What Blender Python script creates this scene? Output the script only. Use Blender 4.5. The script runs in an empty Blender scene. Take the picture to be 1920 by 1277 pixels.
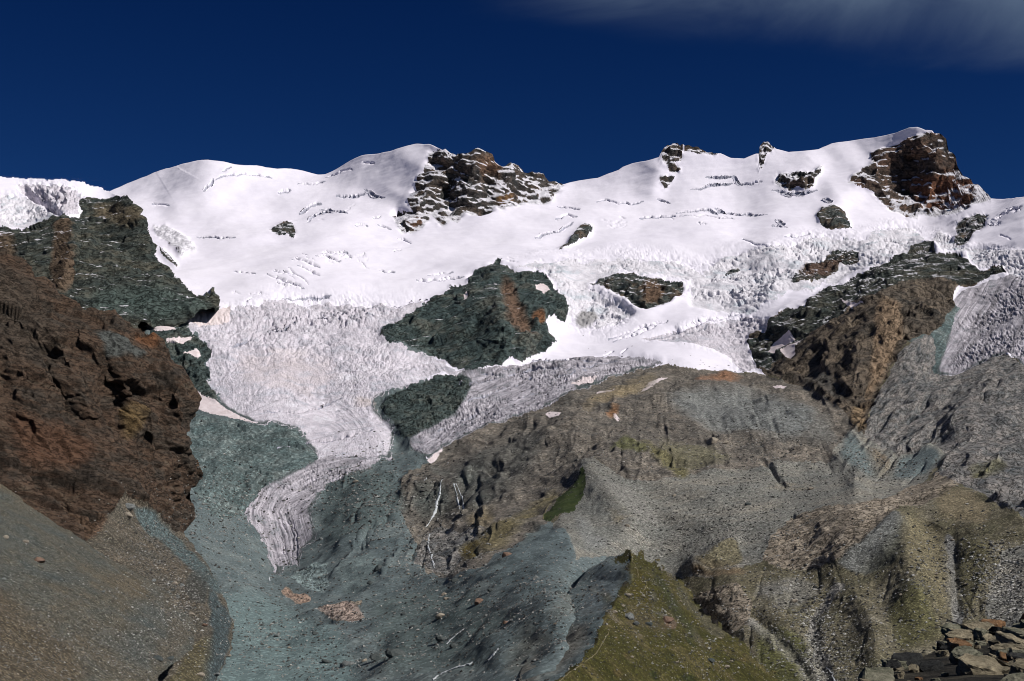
import bpy, bmesh, math, random
import numpy as np

# ------------------------------------------------------------------ camera, sky, sun, exposure
scene = bpy.context.scene
C = scene.collection
IMG_W, IMG_H, FOC = 1920.0, 1277.0, 2262.0      # the view the survey points below were taken in
PITCH = math.radians(3.0)
cam_data = bpy.data.cameras.new('camera')
cam_data.sensor_width = 36.0
cam_data.lens = FOC / IMG_W * 36.0
cam_data.clip_start, cam_data.clip_end = 0.5, 40000.0
cam = bpy.data.objects.new('camera', cam_data)
cam.rotation_euler = (math.radians(90) + PITCH, 0, 0)
C.objects.link(cam)
scene.camera = cam

SUN = np.array((0.67, -0.25, 0.70)); SUN = SUN / np.linalg.norm(SUN)
sun_el = math.asin(SUN[2]); sun_az = math.atan2(SUN[0], SUN[1])      # azimuth clockwise from +Y
sun_data = bpy.data.lights.new('sun', 'SUN')
sun_data.energy = 4.4
sun_data.angle = math.radians(0.5)
sun_data.color = (1.0, 0.955, 0.90)
sun = bpy.data.objects.new('sun', sun_data)
from mathutils import Vector, noise as mnoise
sun.rotation_euler = Vector(tuple(SUN)).to_track_quat('Z', 'Y').to_euler()
sun.location = (600, -300, 900)
C.objects.link(sun)

scene.view_settings.view_transform = 'Standard'
scene.view_settings.look = 'None'
scene.view_settings.gamma = 1.0
scene.view_settings.exposure = 0.0
scene.view_settings.use_curve_mapping = False
scene.cycles.filter_width = 1.0

world = bpy.data.worlds.new('World')
scene.world = world
world.use_nodes = True
wn, wl = world.node_tree.nodes, world.node_tree.links
wn.clear()
def wnode(t, **kw):
    n = wn.new(t)
    for k, v in kw.items(): setattr(n, k, v)
    return n
sky = wnode('ShaderNodeTexSky', sky_type='NISHITA', sun_disc=False, sun_elevation=sun_el, sun_rotation=sun_az,
            altitude=3000.0, air_density=1.0, dust_density=0.0, ozone_density=4.0)
tint = wnode('ShaderNodeMix', data_type='RGBA', blend_type='MULTIPLY')
tint.inputs[0].default_value = 1.0
tint.inputs[7].default_value = (0.055, 0.195, 0.46, 1)
tc = wnode('ShaderNodeTexCoord')
sepz = wnode('ShaderNodeSeparateXYZ'); wl.new(tc.outputs['Generated'], sepz.inputs[0])
zen = wnode('ShaderNodeMapRange'); zen.inputs[1].default_value = 0.10; zen.inputs[2].default_value = 0.34; wl.new(sepz.outputs[2], zen.inputs[0])
zmix = wnode('ShaderNodeMix', data_type='RGBA'); zmix.inputs[6].default_value = (0.072, 0.200, 0.42, 1); zmix.inputs[7].default_value = (0.026, 0.130, 0.34, 1)
wl.new(zen.outputs[0], zmix.inputs[0]); wl.new(zmix.outputs[2], tint.inputs[7])
mp = wnode('ShaderNodeMapping'); mp.inputs['Rotation'].default_value = (0, math.radians(14), 0)
mp.inputs['Scale'].default_value = (3.0, 3.0, 9.0)
cn = wnode('ShaderNodeTexNoise'); cn.inputs['Scale'].default_value = 1.6; cn.inputs['Detail'].default_value = 9
cn.inputs['Roughness'].default_value = 0.55; cn.inputs['Distortion'].default_value = 0.5
sepw = wnode('ShaderNodeSeparateXYZ')
# the band of cirrus: everything above a line that falls towards the right
lin = wnode('ShaderNodeMath', operation='MULTIPLY_ADD'); lin.inputs[1].default_value = 0.155; lin.inputs[2].default_value = -0.313
lin2 = wnode('ShaderNodeMath', operation='ADD')
wob = wnode('ShaderNodeMath', operation='MULTIPLY_ADD'); wob.inputs[1].default_value = 0.045; wob.inputs[2].default_value = -0.0225
lin3 = wnode('ShaderNodeMath', operation='ADD')
band = wnode('ShaderNodeMapRange', interpolation_type='SMOOTHSTEP')
band.inputs[1].default_value = -0.014; band.inputs[2].default_value = 0.045
side = wnode('ShaderNodeMapRange', interpolation_type='SMOOTHSTEP')
side.inputs[1].default_value = -0.06; side.inputs[2].default_value = 0.10
dens = wnode('ShaderNodeMapRange'); dens.inputs[1].default_value = 0.20; dens.inputs[2].default_value = 0.62
m1 = wnode('ShaderNodeMath', operation='MULTIPLY'); m2 = wnode('ShaderNodeMath', operation='MULTIPLY')
cmix = wnode('ShaderNodeMix', data_type='RGBA'); cmix.inputs[7].default_value = (2.0, 2.85, 4.2, 1)
bg = wnode('ShaderNodeBackground'); bg.inputs['Strength'].default_value = 0.06
wout = wnode('ShaderNodeOutputWorld')
wl.new(sky.outputs[0], tint.inputs[6])
wl.new(tc.outputs['Generated'], mp.inputs[0]); wl.new(mp.outputs[0], cn.inputs['Vector'])
wl.new(tc.outputs['Generated'], sepw.inputs[0])
wl.new(sepw.outputs[0], lin.inputs[0]); wl.new(lin.outputs[0], lin2.inputs[0]); wl.new(sepw.outputs[2], lin2.inputs[1])
wl.new(cn.outputs[0], wob.inputs[0]); wl.new(lin2.outputs[0], lin3.inputs[0]); wl.new(wob.outputs[0], lin3.inputs[1])
wl.new(lin3.outputs[0], band.inputs[0]); wl.new(sepw.outputs[0], side.inputs[0]); wl.new(cn.outputs[0], dens.inputs[0])
wl.new(band.outputs[0], m1.inputs[0]); wl.new(side.outputs[0], m1.inputs[1])
wl.new(m1.outputs[0], m2.inputs[0]); wl.new(dens.outputs[0], m2.inputs[1])
wl.new(m2.outputs[0], cmix.inputs[0]); wl.new(tint.outputs[2], cmix.inputs[6])
wl.new(cmix.outputs[2], bg.inputs[0]); wl.new(bg.outputs[0], wout.inputs[0])

random.seed(7)
rng = np.random.default_rng(11)

# ------------------------------------------------------------------ numeric helpers
SP, CP = math.sin(PITCH), math.cos(PITCH)
def slopes(u, v):
    """horizontal and vertical run per metre of distance for a sight line of the survey"""
    up = (IMG_H / 2 - v) / FOC
    Y = CP - up * SP
    return ((u - IMG_W / 2) / FOC) / Y, (SP + up * CP) / Y
def place(u, v, d):
    a, b = slopes(u, v)
    return np.stack([a * d, d * np.ones_like(a), b * d], -1)

_perm = rng.permutation(256).astype(np.int32); _perm = np.concatenate([_perm, _perm, _perm])
_g = rng.normal(size=(256, 3)).astype(np.float32); _g /= np.linalg.norm(_g, axis=1)[:, None]
def perlin(P):
    out = np.empty(len(P), np.float32)
    for s in range(0, len(P), 200000):
        p = P[s:s + 200000].astype(np.float32)
        i = np.floor(p).astype(np.int32); f = p - i
        i &= 255
        w = f * f * f * (f * (f * 6 - 15) + 10)
        x, y, z = i[:, 0], i[:, 1], i[:, 2]
        def corner(dx, dy, dz):
            h = _perm[_perm[_perm[x + dx] + y + dy] + z + dz]
            g = _g[h]
            return g[:, 0] * (f[:, 0] - dx) + g[:, 1] * (f[:, 1] - dy) + g[:, 2] * (f[:, 2] - dz)
        L = lambda a, b, t: a + (b - a) * t
        x00 = L(corner(0, 0, 0), corner(1, 0, 0), w[:, 0]); x10 = L(corner(0, 1, 0), corner(1, 1, 0), w[:, 0])
        x01 = L(corner(0, 0, 1), corner(1, 0, 1), w[:, 0]); x11 = L(corner(0, 1, 1), corner(1, 1, 1), w[:, 0])
        out[s:s + 200000] = L(L(x00, x10, w[:, 1]), L(x01, x11, w[:, 1]), w[:, 2]) * 1.5
    return out
def fbm(P, lam, octs=5, gain=0.5):
    r = np.zeros(len(P), np.float32); a = 1.0; q = P / lam
    for k in range(octs):
        r += a * perlin(q + 17.3 * k); a *= gain; q = q * 2.03
    return r
def ridged(P, lam, octs=6, gain=0.55):
    r = np.zeros(len(P), np.float32); a = 1.0; q = P / lam; prev = 1.0
    for k in range(octs):
        n = 1.0 - np.abs(perlin(q + 31.7 * k)) * 1.7
        r += a * n * prev; prev = np.clip(0.35 + n, 0.2, 1.2); a *= gain; q = q * 2.07
    return r - 1.1
def blocks(P, lam, seed=0):
    """piecewise flat facets that step at their joints, like broken rock"""
    out = np.empty(len(P), np.float32)
    for s in range(0, len(P), 150000):
        p = (P[s:s + 150000] / lam).astype(np.float32)
        i0 = np.floor(p).astype(np.int32)
        best = np.full(len(p), 1e9, np.float32); h = np.zeros(len(p), np.float32)
        for dx in (-1, 0, 1):
            for dy in (-1, 0, 1):
                for dz in (-1, 0, 1):
                    c = i0 + np.array((dx, dy, dz), np.int32); k = c & 255
                    id_ = _perm[_perm[_perm[k[:, 0]] + k[:, 1]] + k[:, 2]]
                    r = _rt[(id_ + seed) & 255]
                    q = p - c - r[:, :3]
                    d = (q * q).sum(1)
                    m = d < best
                    best[m] = d[m]; h[m] = (r[m, 3] + (q[m] * r[m, 4:7]).sum(1))
        out[s:s + 150000] = h
    return out
_rt = np.concatenate([rng.uniform(0.1, 0.9, (256, 3)), rng.uniform(-0.6, 0.6, (256, 1)), rng.normal(0, 0.75, (256, 3))], 1).astype(np.float32)
def frame(P, ang, stretch):
    """rotate in the x-z plane and squeeze across the bedding"""
    c, s = math.cos(math.radians(ang)), math.sin(math.radians(ang))
    X = P[:, 0] * c + P[:, 2] * s; Z = -P[:, 0] * s + P[:, 2] * c
    return np.stack([X / stretch[0], P[:, 1] / stretch[1], Z / stretch[2]], -1)

def inpoly(U, V, poly):
    p = np.asarray(poly, float)
    res = np.zeros(U.shape, bool)
    box = (U >= p[:, 0].min()) & (U <= p[:, 0].max()) & (V >= p[:, 1].min()) & (V <= p[:, 1].max())
    u, v = U[box], V[box]
    c = np.zeros(u.shape, bool)
    j = len(p) - 1
    for i in range(len(p)):
        (xi, yi), (xj, yj) = p[i], p[j]
        if yi != yj:
            c ^= ((yi > v) != (yj > v)) & (u < (xj - xi) * (v - yi) / (yj - yi) + xi)
        j = i
    res[box] = c
    return res
def blur(a, r):
    r = int(max(1, round(r)))
    a = a.astype(np.float32)
    for _ in range(3):
        for ax in (0, 1):
            pad = [(0, 0), (0, 0)]; pad[ax] = (r + 1, r)
            c = np.cumsum(np.pad(a, pad, mode='edge'), axis=ax, dtype=np.float64)
            n = a.shape[ax]
            hi = np.take(c, np.arange(2 * r + 1, 2 * r + 1 + n), axis=ax); lo = np.take(c, np.arange(0, n), axis=ax)
            a = ((hi - lo) / (2 * r + 1)).astype(np.float32)
    return a
def polydist(U, V, line, reach):
    """distance to, side of and place along a line, within reach; window indices too"""
    p = np.asarray(line, float)
    box = (U >= p[:, 0].min() - reach) & (U <= p[:, 0].max() + reach) & (V >= p[:, 1].min() - reach) & (V <= p[:, 1].max() + reach)
    u, v = U[box], V[box]
    best = np.full(u.shape, 1e9); side = np.zeros(u.shape); along = np.zeros(u.shape); run = 0
    for (x0, y0), (x1, y1) in zip(p[:-1], p[1:]):
        dx, dy = x1 - x0, y1 - y0; L = math.hypot(dx, dy)
        t = np.clip(((u - x0) * dx + (v - y0) * dy) / (L * L), 0, 1)
        d = np.hypot(u - x0 - t * dx, v - y0 - t * dy)
        m = d < best
        best[m] = d[m]; side[m] = np.sign((u - x0) * dy - (v - y0) * dx)[m]; along[m] = (run + t * L)[m]
        run += L
    return box, best, side, along, run
def tps(pts):
    p = np.asarray(pts, float); xy = p[:, :2] / 1000; val = np.log(p[:, 2]); n = len(p)
    def K(r2): return 0.5 * r2 * np.log(r2 + 1e-9)
    r2 = ((xy[:, None] - xy[None]) ** 2).sum(-1)
    A = np.zeros((n + 3, n + 3)); A[:n, :n] = K(r2) + np.eye(n) * 2e-4
    A[:n, n] = 1; A[:n, n + 1:] = xy; A[n, :n] = 1; A[n + 1:, :n] = xy.T
    w = np.linalg.solve(A, np.concatenate([val, np.zeros(3)]))
    def f(U, V):
        q0, q1 = U / 1000, V / 1000
        r = w[n] + w[n + 1] * q0 + w[n + 2] * q1
        for i in range(n):
            r = r + w[i] * K((q0 - xy[i, 0]) ** 2 + (q1 - xy[i, 1]) ** 2)
        return np.exp(r)
    return f

# ------------------------------------------------------------------ materials
def mat_nodes(name):
    m = bpy.data.materials.new(name); m.use_nodes = True
    nt = m.node_tree; nt.nodes.clear()
    return m, nt
def terrain_mat(name, cols, scale, fine, lo=0.6, hi=1.35, bump=0.5, bump_d=1.0, cell=None, cell_lo=0.55, cell_hi=1.7,
                snow=None, streak=None, rough=0.92, gain=1.0, stained=True, cracks=None, flow=None):
    lo, hi = lo * gain, hi * gain
    m, nt = mat_nodes(name)
    N, Lk = nt.nodes, nt.links
    def nd(t, **kw):
        n = N.new(t)
        for k, v in kw.items(): setattr(n, k, v)
        return n
    geo = nd('ShaderNodeNewGeometry')
    def bedded(src, st):
        a = nd('ShaderNodeMapping'); a.inputs['Rotation'].default_value = (0, math.radians(st[0]), 0)
        b = nd('ShaderNodeMapping'); b.inputs['Scale'].default_value = st[1]
        Lk.new(src, a.inputs[0]); Lk.new(a.outputs[0], b.inputs[0]); return b.outputs[0]
    n1 = nd('ShaderNodeTexNoise'); n1.inputs['Scale'].default_value = scale; n1.inputs['Detail'].default_value = 7; n1.inputs['Roughness'].default_value = 0.72
    n1.inputs['Distortion'].default_value = 0.4
    if streak:
        Lk.new(bedded(geo.outputs['Position'], streak), n1.inputs['Vector'])
    else:
        Lk.new(geo.outputs['Position'], n1.inputs['Vector'])
    r = nd('ShaderNodeValToRGB'); els = r.color_ramp.elements
    while len(els) < len(cols): els.new(0.5)
    for e, (p, c) in zip(els, cols): e.position = p; e.color = (*c, 1)
    Lk.new(n1.outputs[0], r.inputs[0])
    n2 = nd('ShaderNodeTexNoise'); n2.inputs['Scale'].default_value = fine; n2.inputs['Detail'].default_value = 6; n2.inputs['Roughness'].default_value = 0.8
    Lk.new(geo.outputs['Position'], n2.inputs['Vector'])
    mr = nd('ShaderNodeMapRange'); mr.inputs[1].default_value = 0.3; mr.inputs[2].default_value = 0.7; mr.inputs[3].default_value = lo; mr.inputs[4].default_value = hi
    Lk.new(n2.outputs[0], mr.inputs[0])
    # stain: what else the ground is made of there (turf, rust, light or dark rock), plus shade painted in crevasses
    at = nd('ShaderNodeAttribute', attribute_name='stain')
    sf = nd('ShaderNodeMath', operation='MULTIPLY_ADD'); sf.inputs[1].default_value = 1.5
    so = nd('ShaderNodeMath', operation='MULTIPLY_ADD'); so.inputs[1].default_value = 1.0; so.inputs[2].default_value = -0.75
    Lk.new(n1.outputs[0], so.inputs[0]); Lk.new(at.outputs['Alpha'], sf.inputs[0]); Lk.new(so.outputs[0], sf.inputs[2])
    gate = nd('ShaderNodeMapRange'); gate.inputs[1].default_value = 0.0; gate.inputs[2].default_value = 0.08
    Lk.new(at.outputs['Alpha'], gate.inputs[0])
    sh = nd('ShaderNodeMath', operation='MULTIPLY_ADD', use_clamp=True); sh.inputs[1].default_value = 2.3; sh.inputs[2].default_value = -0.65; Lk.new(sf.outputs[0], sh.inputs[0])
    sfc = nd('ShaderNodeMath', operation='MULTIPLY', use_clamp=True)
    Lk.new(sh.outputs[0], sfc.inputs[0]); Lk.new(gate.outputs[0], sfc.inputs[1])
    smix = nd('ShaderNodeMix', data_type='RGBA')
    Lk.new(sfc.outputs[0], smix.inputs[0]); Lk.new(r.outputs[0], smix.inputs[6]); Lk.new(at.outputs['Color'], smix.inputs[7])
    mul = nd('ShaderNodeVectorMath', operation='SCALE'); Lk.new(smix.outputs[2] if stained else r.outputs[0], mul.inputs[0]); Lk.new(mr.outputs[0], mul.inputs['Scale'])
    col = mul.outputs[0]
    hgt = n2.outputs[0]
    if flow:        # debris bands that follow the ice: (bands per unit, stretch along, contrast low, contrast high)
        fa = nd('ShaderNodeAttribute', attribute_name='flow')
        fm = nd('ShaderNodeMapping'); fm.inputs['Scale'].default_value = (flow[0], flow[0] * flow[1], 1)
        fn = nd('ShaderNodeTexNoise'); fn.inputs['Scale'].default_value = 1.0; fn.inputs['Detail'].default_value = 5; fn.inputs['Roughness'].default_value = 0.7; fn.inputs['Distortion'].default_value = 0.6
        Lk.new(fa.outputs['Vector'], fm.inputs[0]); Lk.new(fm.outputs[0], fn.inputs['Vector'])
        fr = nd('ShaderNodeMapRange'); fr.inputs[1].default_value = 0.36; fr.inputs[2].default_value = 0.62; fr.inputs[3].default_value = flow[2]; fr.inputs[4].default_value = flow[3]
        Lk.new(fn.outputs[0], fr.inputs[0])
        fs = nd('ShaderNodeVectorMath', operation='SCALE'); Lk.new(col, fs.inputs[0]); Lk.new(fr.outputs[0], fs.inputs['Scale']); col = fs.outputs[0]
        fh = nd('ShaderNodeMath', operation='MULTIPLY_ADD'); fh.inputs[1].default_value = 1.5; Lk.new(fn.outputs[0], fh.inputs[0]); Lk.new(hgt, fh.inputs[2]); hgt = fh.outputs[0]
    if cracks:      # joints, the shade in them painted as darker lines: (bedding angle, stretch, scale, width, depth of tone)
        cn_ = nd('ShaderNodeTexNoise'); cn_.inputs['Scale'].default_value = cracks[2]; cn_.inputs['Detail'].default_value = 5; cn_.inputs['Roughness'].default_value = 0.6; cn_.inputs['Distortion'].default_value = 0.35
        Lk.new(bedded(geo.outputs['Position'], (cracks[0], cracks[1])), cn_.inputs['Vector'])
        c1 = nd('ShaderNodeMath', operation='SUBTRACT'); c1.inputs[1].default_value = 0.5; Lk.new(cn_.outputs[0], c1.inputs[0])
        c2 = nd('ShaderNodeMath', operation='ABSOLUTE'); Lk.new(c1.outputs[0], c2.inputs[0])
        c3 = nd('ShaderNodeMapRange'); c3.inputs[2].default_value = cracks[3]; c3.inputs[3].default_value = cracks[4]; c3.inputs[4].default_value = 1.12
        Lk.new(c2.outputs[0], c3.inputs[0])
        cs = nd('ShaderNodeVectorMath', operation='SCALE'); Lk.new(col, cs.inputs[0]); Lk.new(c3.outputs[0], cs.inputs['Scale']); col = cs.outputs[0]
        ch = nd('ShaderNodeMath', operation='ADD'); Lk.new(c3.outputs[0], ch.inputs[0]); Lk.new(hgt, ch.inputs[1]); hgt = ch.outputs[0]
    if cell:
        vo = nd('ShaderNodeTexVoronoi'); vo.inputs['Scale'].default_value = cell
        Lk.new(geo.outputs['Position'], vo.inputs['Vector'])
        sp = nd('ShaderNodeSeparateColor'); Lk.new(vo.outputs['Color'], sp.inputs[0])
        pw = nd('ShaderNodeMath', operation='POWER'); pw.inputs[1].default_value = 3.0; Lk.new(sp.outputs[0], pw.inputs[0])
        cm = nd('ShaderNodeMapRange'); cm.inputs[3].default_value = cell_lo; cm.inputs[4].default_value = cell_hi
        Lk.new(pw.outputs[0], cm.inputs[0])
        mul2 = nd('ShaderNodeVectorMath', operation='SCALE'); Lk.new(col, mul2.inputs[0]); Lk.new(cm.outputs[0], mul2.inputs['Scale'])
        col = mul2.outputs[0]
        ad = nd('ShaderNodeMath', operation='ADD'); Lk.new(sp.outputs[1], ad.inputs[0]); Lk.new(n2.outputs[0], ad.inputs[1]); hgt = ad.outputs[0]
    if snow:        # snow lying on ledges: (threshold on upward normal, softness, noise weight, noise scale)
        th, soft, nw, ns = snow
        n3 = nd('ShaderNodeTexNoise'); n3.inputs['Scale'].default_value = ns; n3.inputs['Detail'].default_value = 5; n3.inputs['Roughness'].default_value = 0.65
        Lk.new(geo.outputs['Position'], n3.inputs['Vector'])
        sz = nd('ShaderNodeSeparateXYZ'); Lk.new(geo.outputs['Normal'], sz.inputs[0])
        ma = nd('ShaderNodeMath', operation='MULTIPLY_ADD'); ma.inputs[1].default_value = nw
        Lk.new(n3.outputs[0], ma.inputs[0]); Lk.new(sz.outputs[2], ma.inputs[2])
        sm = nd('ShaderNodeMapRange'); sm.inputs[1].default_value = th; sm.inputs[2].default_value = th + soft
        Lk.new(ma.outputs[0], sm.inputs[0])
        xm = nd('ShaderNodeMix', data_type='RGBA'); xm.inputs[7].default_value = (0.80, 0.78, 0.84, 1)
        Lk.new(sm.outputs[0], xm.inputs[0]); Lk.new(col, xm.inputs[6]); col = xm.outputs[2]
    bp = nd('ShaderNodeBump'); bp.inputs['Strength'].default_value = bump; bp.inputs['Distance'].default_value = bump_d
    Lk.new(hgt, bp.inputs['Height'])
    pr = nd('ShaderNodeBsdfPrincipled'); pr.inputs['Roughness'].default_value = rough
    pr.inputs['Specular IOR Level'].default_value = 0.15
    Lk.new(col, pr.inputs['Base Color']); Lk.new(bp.outputs[0], pr.inputs['Normal'])
    o = nd('ShaderNodeOutputMaterial'); Lk.new(pr.outputs[0], o.inputs[0])
    return m

M = {}
M['snow'] = terrain_mat('snow', [(0.3, (0.80, 0.765, 0.865)), (0.7, (0.86, 0.825, 0.91))], 0.004, 0.05, 0.96, 1.03, 0.12, 2.0)
M['ice'] = terrain_mat('crevassed_ice', [(0.30, (0.52, 0.53, 0.60)), (0.5, (0.71, 0.66, 0.73)), (0.68, (0.81, 0.79, 0.86))], 0.016, 0.09, 0.72, 1.12, 0.7, 6.0, flow=(0.10, 0.8, 0.84, 1.06))
M['seracs'] = terrain_mat('serac_ice', [(0.30, (0.52, 0.58, 0.64)), (0.5, (0.76, 0.73, 0.79)), (0.68, (0.82, 0.80, 0.86))], 0.014, 0.07, 0.8, 1.08, 0.6, 6.0)
M['dirty_ice'] = terrain_mat('dirty_ice', [(0.30, (0.21, 0.23, 0.25)), (0.48, (0.42, 0.395, 0.44)), (0.66, (0.60, 0.565, 0.62))], 0.03, 0.14, 0.75, 1.12, 0.6, 3.0, flow=(0.22, 0.07, 0.50, 1.22))
M['patch_snow'] = terrain_mat('old_snow', [(0.3, (0.62, 0.52, 0.52)), (0.7, (0.78, 0.70, 0.72))], 0.05, 0.3, 0.9, 1.08, 0.2, 1.0)
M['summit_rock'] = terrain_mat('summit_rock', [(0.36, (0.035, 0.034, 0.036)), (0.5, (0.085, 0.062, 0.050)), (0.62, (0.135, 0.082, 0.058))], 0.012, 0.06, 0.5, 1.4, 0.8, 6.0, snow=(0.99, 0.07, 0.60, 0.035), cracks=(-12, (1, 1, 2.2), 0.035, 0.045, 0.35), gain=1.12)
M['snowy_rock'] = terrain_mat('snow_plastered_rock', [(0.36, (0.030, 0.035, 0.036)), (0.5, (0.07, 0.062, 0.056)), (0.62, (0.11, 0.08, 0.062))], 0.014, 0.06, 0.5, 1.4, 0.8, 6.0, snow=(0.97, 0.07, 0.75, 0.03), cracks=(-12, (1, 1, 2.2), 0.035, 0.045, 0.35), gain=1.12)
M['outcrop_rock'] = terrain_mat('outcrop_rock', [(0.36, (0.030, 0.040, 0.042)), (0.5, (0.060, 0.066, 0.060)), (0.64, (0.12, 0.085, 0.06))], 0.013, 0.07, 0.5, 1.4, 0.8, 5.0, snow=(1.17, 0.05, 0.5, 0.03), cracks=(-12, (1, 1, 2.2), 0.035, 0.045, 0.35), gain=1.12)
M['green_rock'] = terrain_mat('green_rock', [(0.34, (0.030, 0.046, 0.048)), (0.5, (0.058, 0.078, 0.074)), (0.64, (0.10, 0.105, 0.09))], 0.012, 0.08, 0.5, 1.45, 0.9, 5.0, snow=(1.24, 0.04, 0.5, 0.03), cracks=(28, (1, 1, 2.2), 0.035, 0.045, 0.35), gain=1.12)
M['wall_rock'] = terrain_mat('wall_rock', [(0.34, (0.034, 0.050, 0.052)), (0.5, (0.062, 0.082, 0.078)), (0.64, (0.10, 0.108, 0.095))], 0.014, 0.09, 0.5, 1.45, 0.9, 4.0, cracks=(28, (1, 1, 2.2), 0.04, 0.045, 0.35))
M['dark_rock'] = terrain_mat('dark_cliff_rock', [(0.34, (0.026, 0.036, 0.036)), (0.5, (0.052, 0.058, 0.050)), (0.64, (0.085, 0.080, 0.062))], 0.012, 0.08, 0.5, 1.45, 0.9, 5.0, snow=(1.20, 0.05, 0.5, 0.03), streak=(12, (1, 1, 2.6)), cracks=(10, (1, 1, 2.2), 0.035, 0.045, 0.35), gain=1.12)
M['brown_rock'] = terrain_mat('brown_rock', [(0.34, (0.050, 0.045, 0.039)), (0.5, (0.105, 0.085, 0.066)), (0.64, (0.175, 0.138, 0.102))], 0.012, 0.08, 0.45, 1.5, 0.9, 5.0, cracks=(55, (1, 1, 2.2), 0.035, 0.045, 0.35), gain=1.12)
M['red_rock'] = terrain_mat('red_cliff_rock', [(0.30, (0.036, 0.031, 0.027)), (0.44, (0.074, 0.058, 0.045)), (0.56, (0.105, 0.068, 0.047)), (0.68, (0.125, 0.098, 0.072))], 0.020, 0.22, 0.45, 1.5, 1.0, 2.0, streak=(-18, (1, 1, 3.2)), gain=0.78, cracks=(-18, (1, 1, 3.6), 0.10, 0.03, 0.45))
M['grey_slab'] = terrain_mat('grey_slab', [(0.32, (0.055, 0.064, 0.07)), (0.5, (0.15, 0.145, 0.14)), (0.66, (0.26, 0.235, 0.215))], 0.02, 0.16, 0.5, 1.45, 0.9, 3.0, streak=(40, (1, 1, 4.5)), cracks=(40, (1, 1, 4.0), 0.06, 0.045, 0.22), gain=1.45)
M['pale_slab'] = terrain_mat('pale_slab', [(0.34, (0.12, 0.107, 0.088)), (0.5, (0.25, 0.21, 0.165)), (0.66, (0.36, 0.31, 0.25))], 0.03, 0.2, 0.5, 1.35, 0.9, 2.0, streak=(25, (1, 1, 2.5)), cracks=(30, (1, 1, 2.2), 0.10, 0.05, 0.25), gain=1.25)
M['teal_debris'] = terrain_mat('teal_debris', [(0.32, (0.078, 0.102, 0.108)), (0.5, (0.108, 0.134, 0.138)), (0.66, (0.140, 0.163, 0.162))], 0.012, 0.25, 0.86, 1.14, 0.2, 1.0, cell=0.42, cell_lo=0.85, cell_hi=1.6)
M['far_debris'] = terrain_mat('dark_moraine', [(0.32, (0.062, 0.090, 0.092)), (0.5, (0.092, 0.120, 0.120)), (0.66, (0.15, 0.175, 0.17))], 0.02, 0.12, 0.7, 1.3, 0.5, 2.0, cell=0.22, cell_lo=0.75, cell_hi=1.7, flow=(0.16, 0.10, 0.72, 1.35))
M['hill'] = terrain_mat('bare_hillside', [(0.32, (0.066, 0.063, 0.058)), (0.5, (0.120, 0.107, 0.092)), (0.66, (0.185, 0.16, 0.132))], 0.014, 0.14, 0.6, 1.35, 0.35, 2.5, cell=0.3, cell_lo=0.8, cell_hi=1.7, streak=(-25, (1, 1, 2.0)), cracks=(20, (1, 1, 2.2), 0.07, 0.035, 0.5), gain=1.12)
M['gravel'] = terrain_mat('grey_gravel', [(0.32, (0.13, 0.135, 0.125)), (0.5, (0.165, 0.162, 0.145)), (0.66, (0.21, 0.195, 0.165))], 0.012, 0.25, 0.75, 1.25, 0.35, 1.0, cell=0.5, cell_lo=0.75, cell_hi=2.2)
M['meadow'] = terrain_mat('stony_meadow', [(0.32, (0.075, 0.072, 0.045)), (0.5, (0.115, 0.102, 0.068)), (0.66, (0.165, 0.15, 0.115))], 0.022, 0.35, 0.65, 1.3, 0.35, 0.8, cell=0.7, cell_lo=0.75, cell_hi=2.4)
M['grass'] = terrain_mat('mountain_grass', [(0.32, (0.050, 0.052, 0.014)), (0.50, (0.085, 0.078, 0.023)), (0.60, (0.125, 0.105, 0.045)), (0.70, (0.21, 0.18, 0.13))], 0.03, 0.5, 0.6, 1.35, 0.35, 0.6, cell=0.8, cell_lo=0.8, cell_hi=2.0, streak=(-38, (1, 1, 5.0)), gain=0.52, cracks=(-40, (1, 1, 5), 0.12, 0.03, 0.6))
M['turf'] = terrain_mat('green_turf', [(0.35, (0.026, 0.042, 0.012)), (0.6, (0.050, 0.066, 0.020))], 0.05, 0.5, 0.65, 1.3, 0.7, 0.6)
M['scree'] = terrain_mat('mixed_scree', [(0.34, (0.105, 0.122, 0.117)), (0.5, (0.135, 0.132, 0.108)), (0.62, (0.165, 0.140, 0.10))], 0.014, 0.6, 0.72, 1.25, 0.2, 0.3, cell=1.3, cell_lo=0.62, cell_hi=2.6, streak=(32, (0.6, 0.6, 2.4)), gain=0.53)
M['brown_scree'] = terrain_mat('brown_scree', [(0.34, (0.090, 0.085, 0.070)), (0.5, (0.120, 0.105, 0.082)), (0.66, (0.15, 0.125, 0.095))], 0.02, 0.4, 0.72, 1.25, 0.35, 0.5, cell=0.85, cell_lo=0.62, cell_hi=2.6, gain=0.66)
M['water'] = terrain_mat('white_water', [(0.35, (0.34, 0.38, 0.40)), (0.65, (0.68, 0.70, 0.72))], 0.3, 1.0, 0.85, 1.1, 0.4, 0.5, rough=0.4, stained=False)

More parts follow.
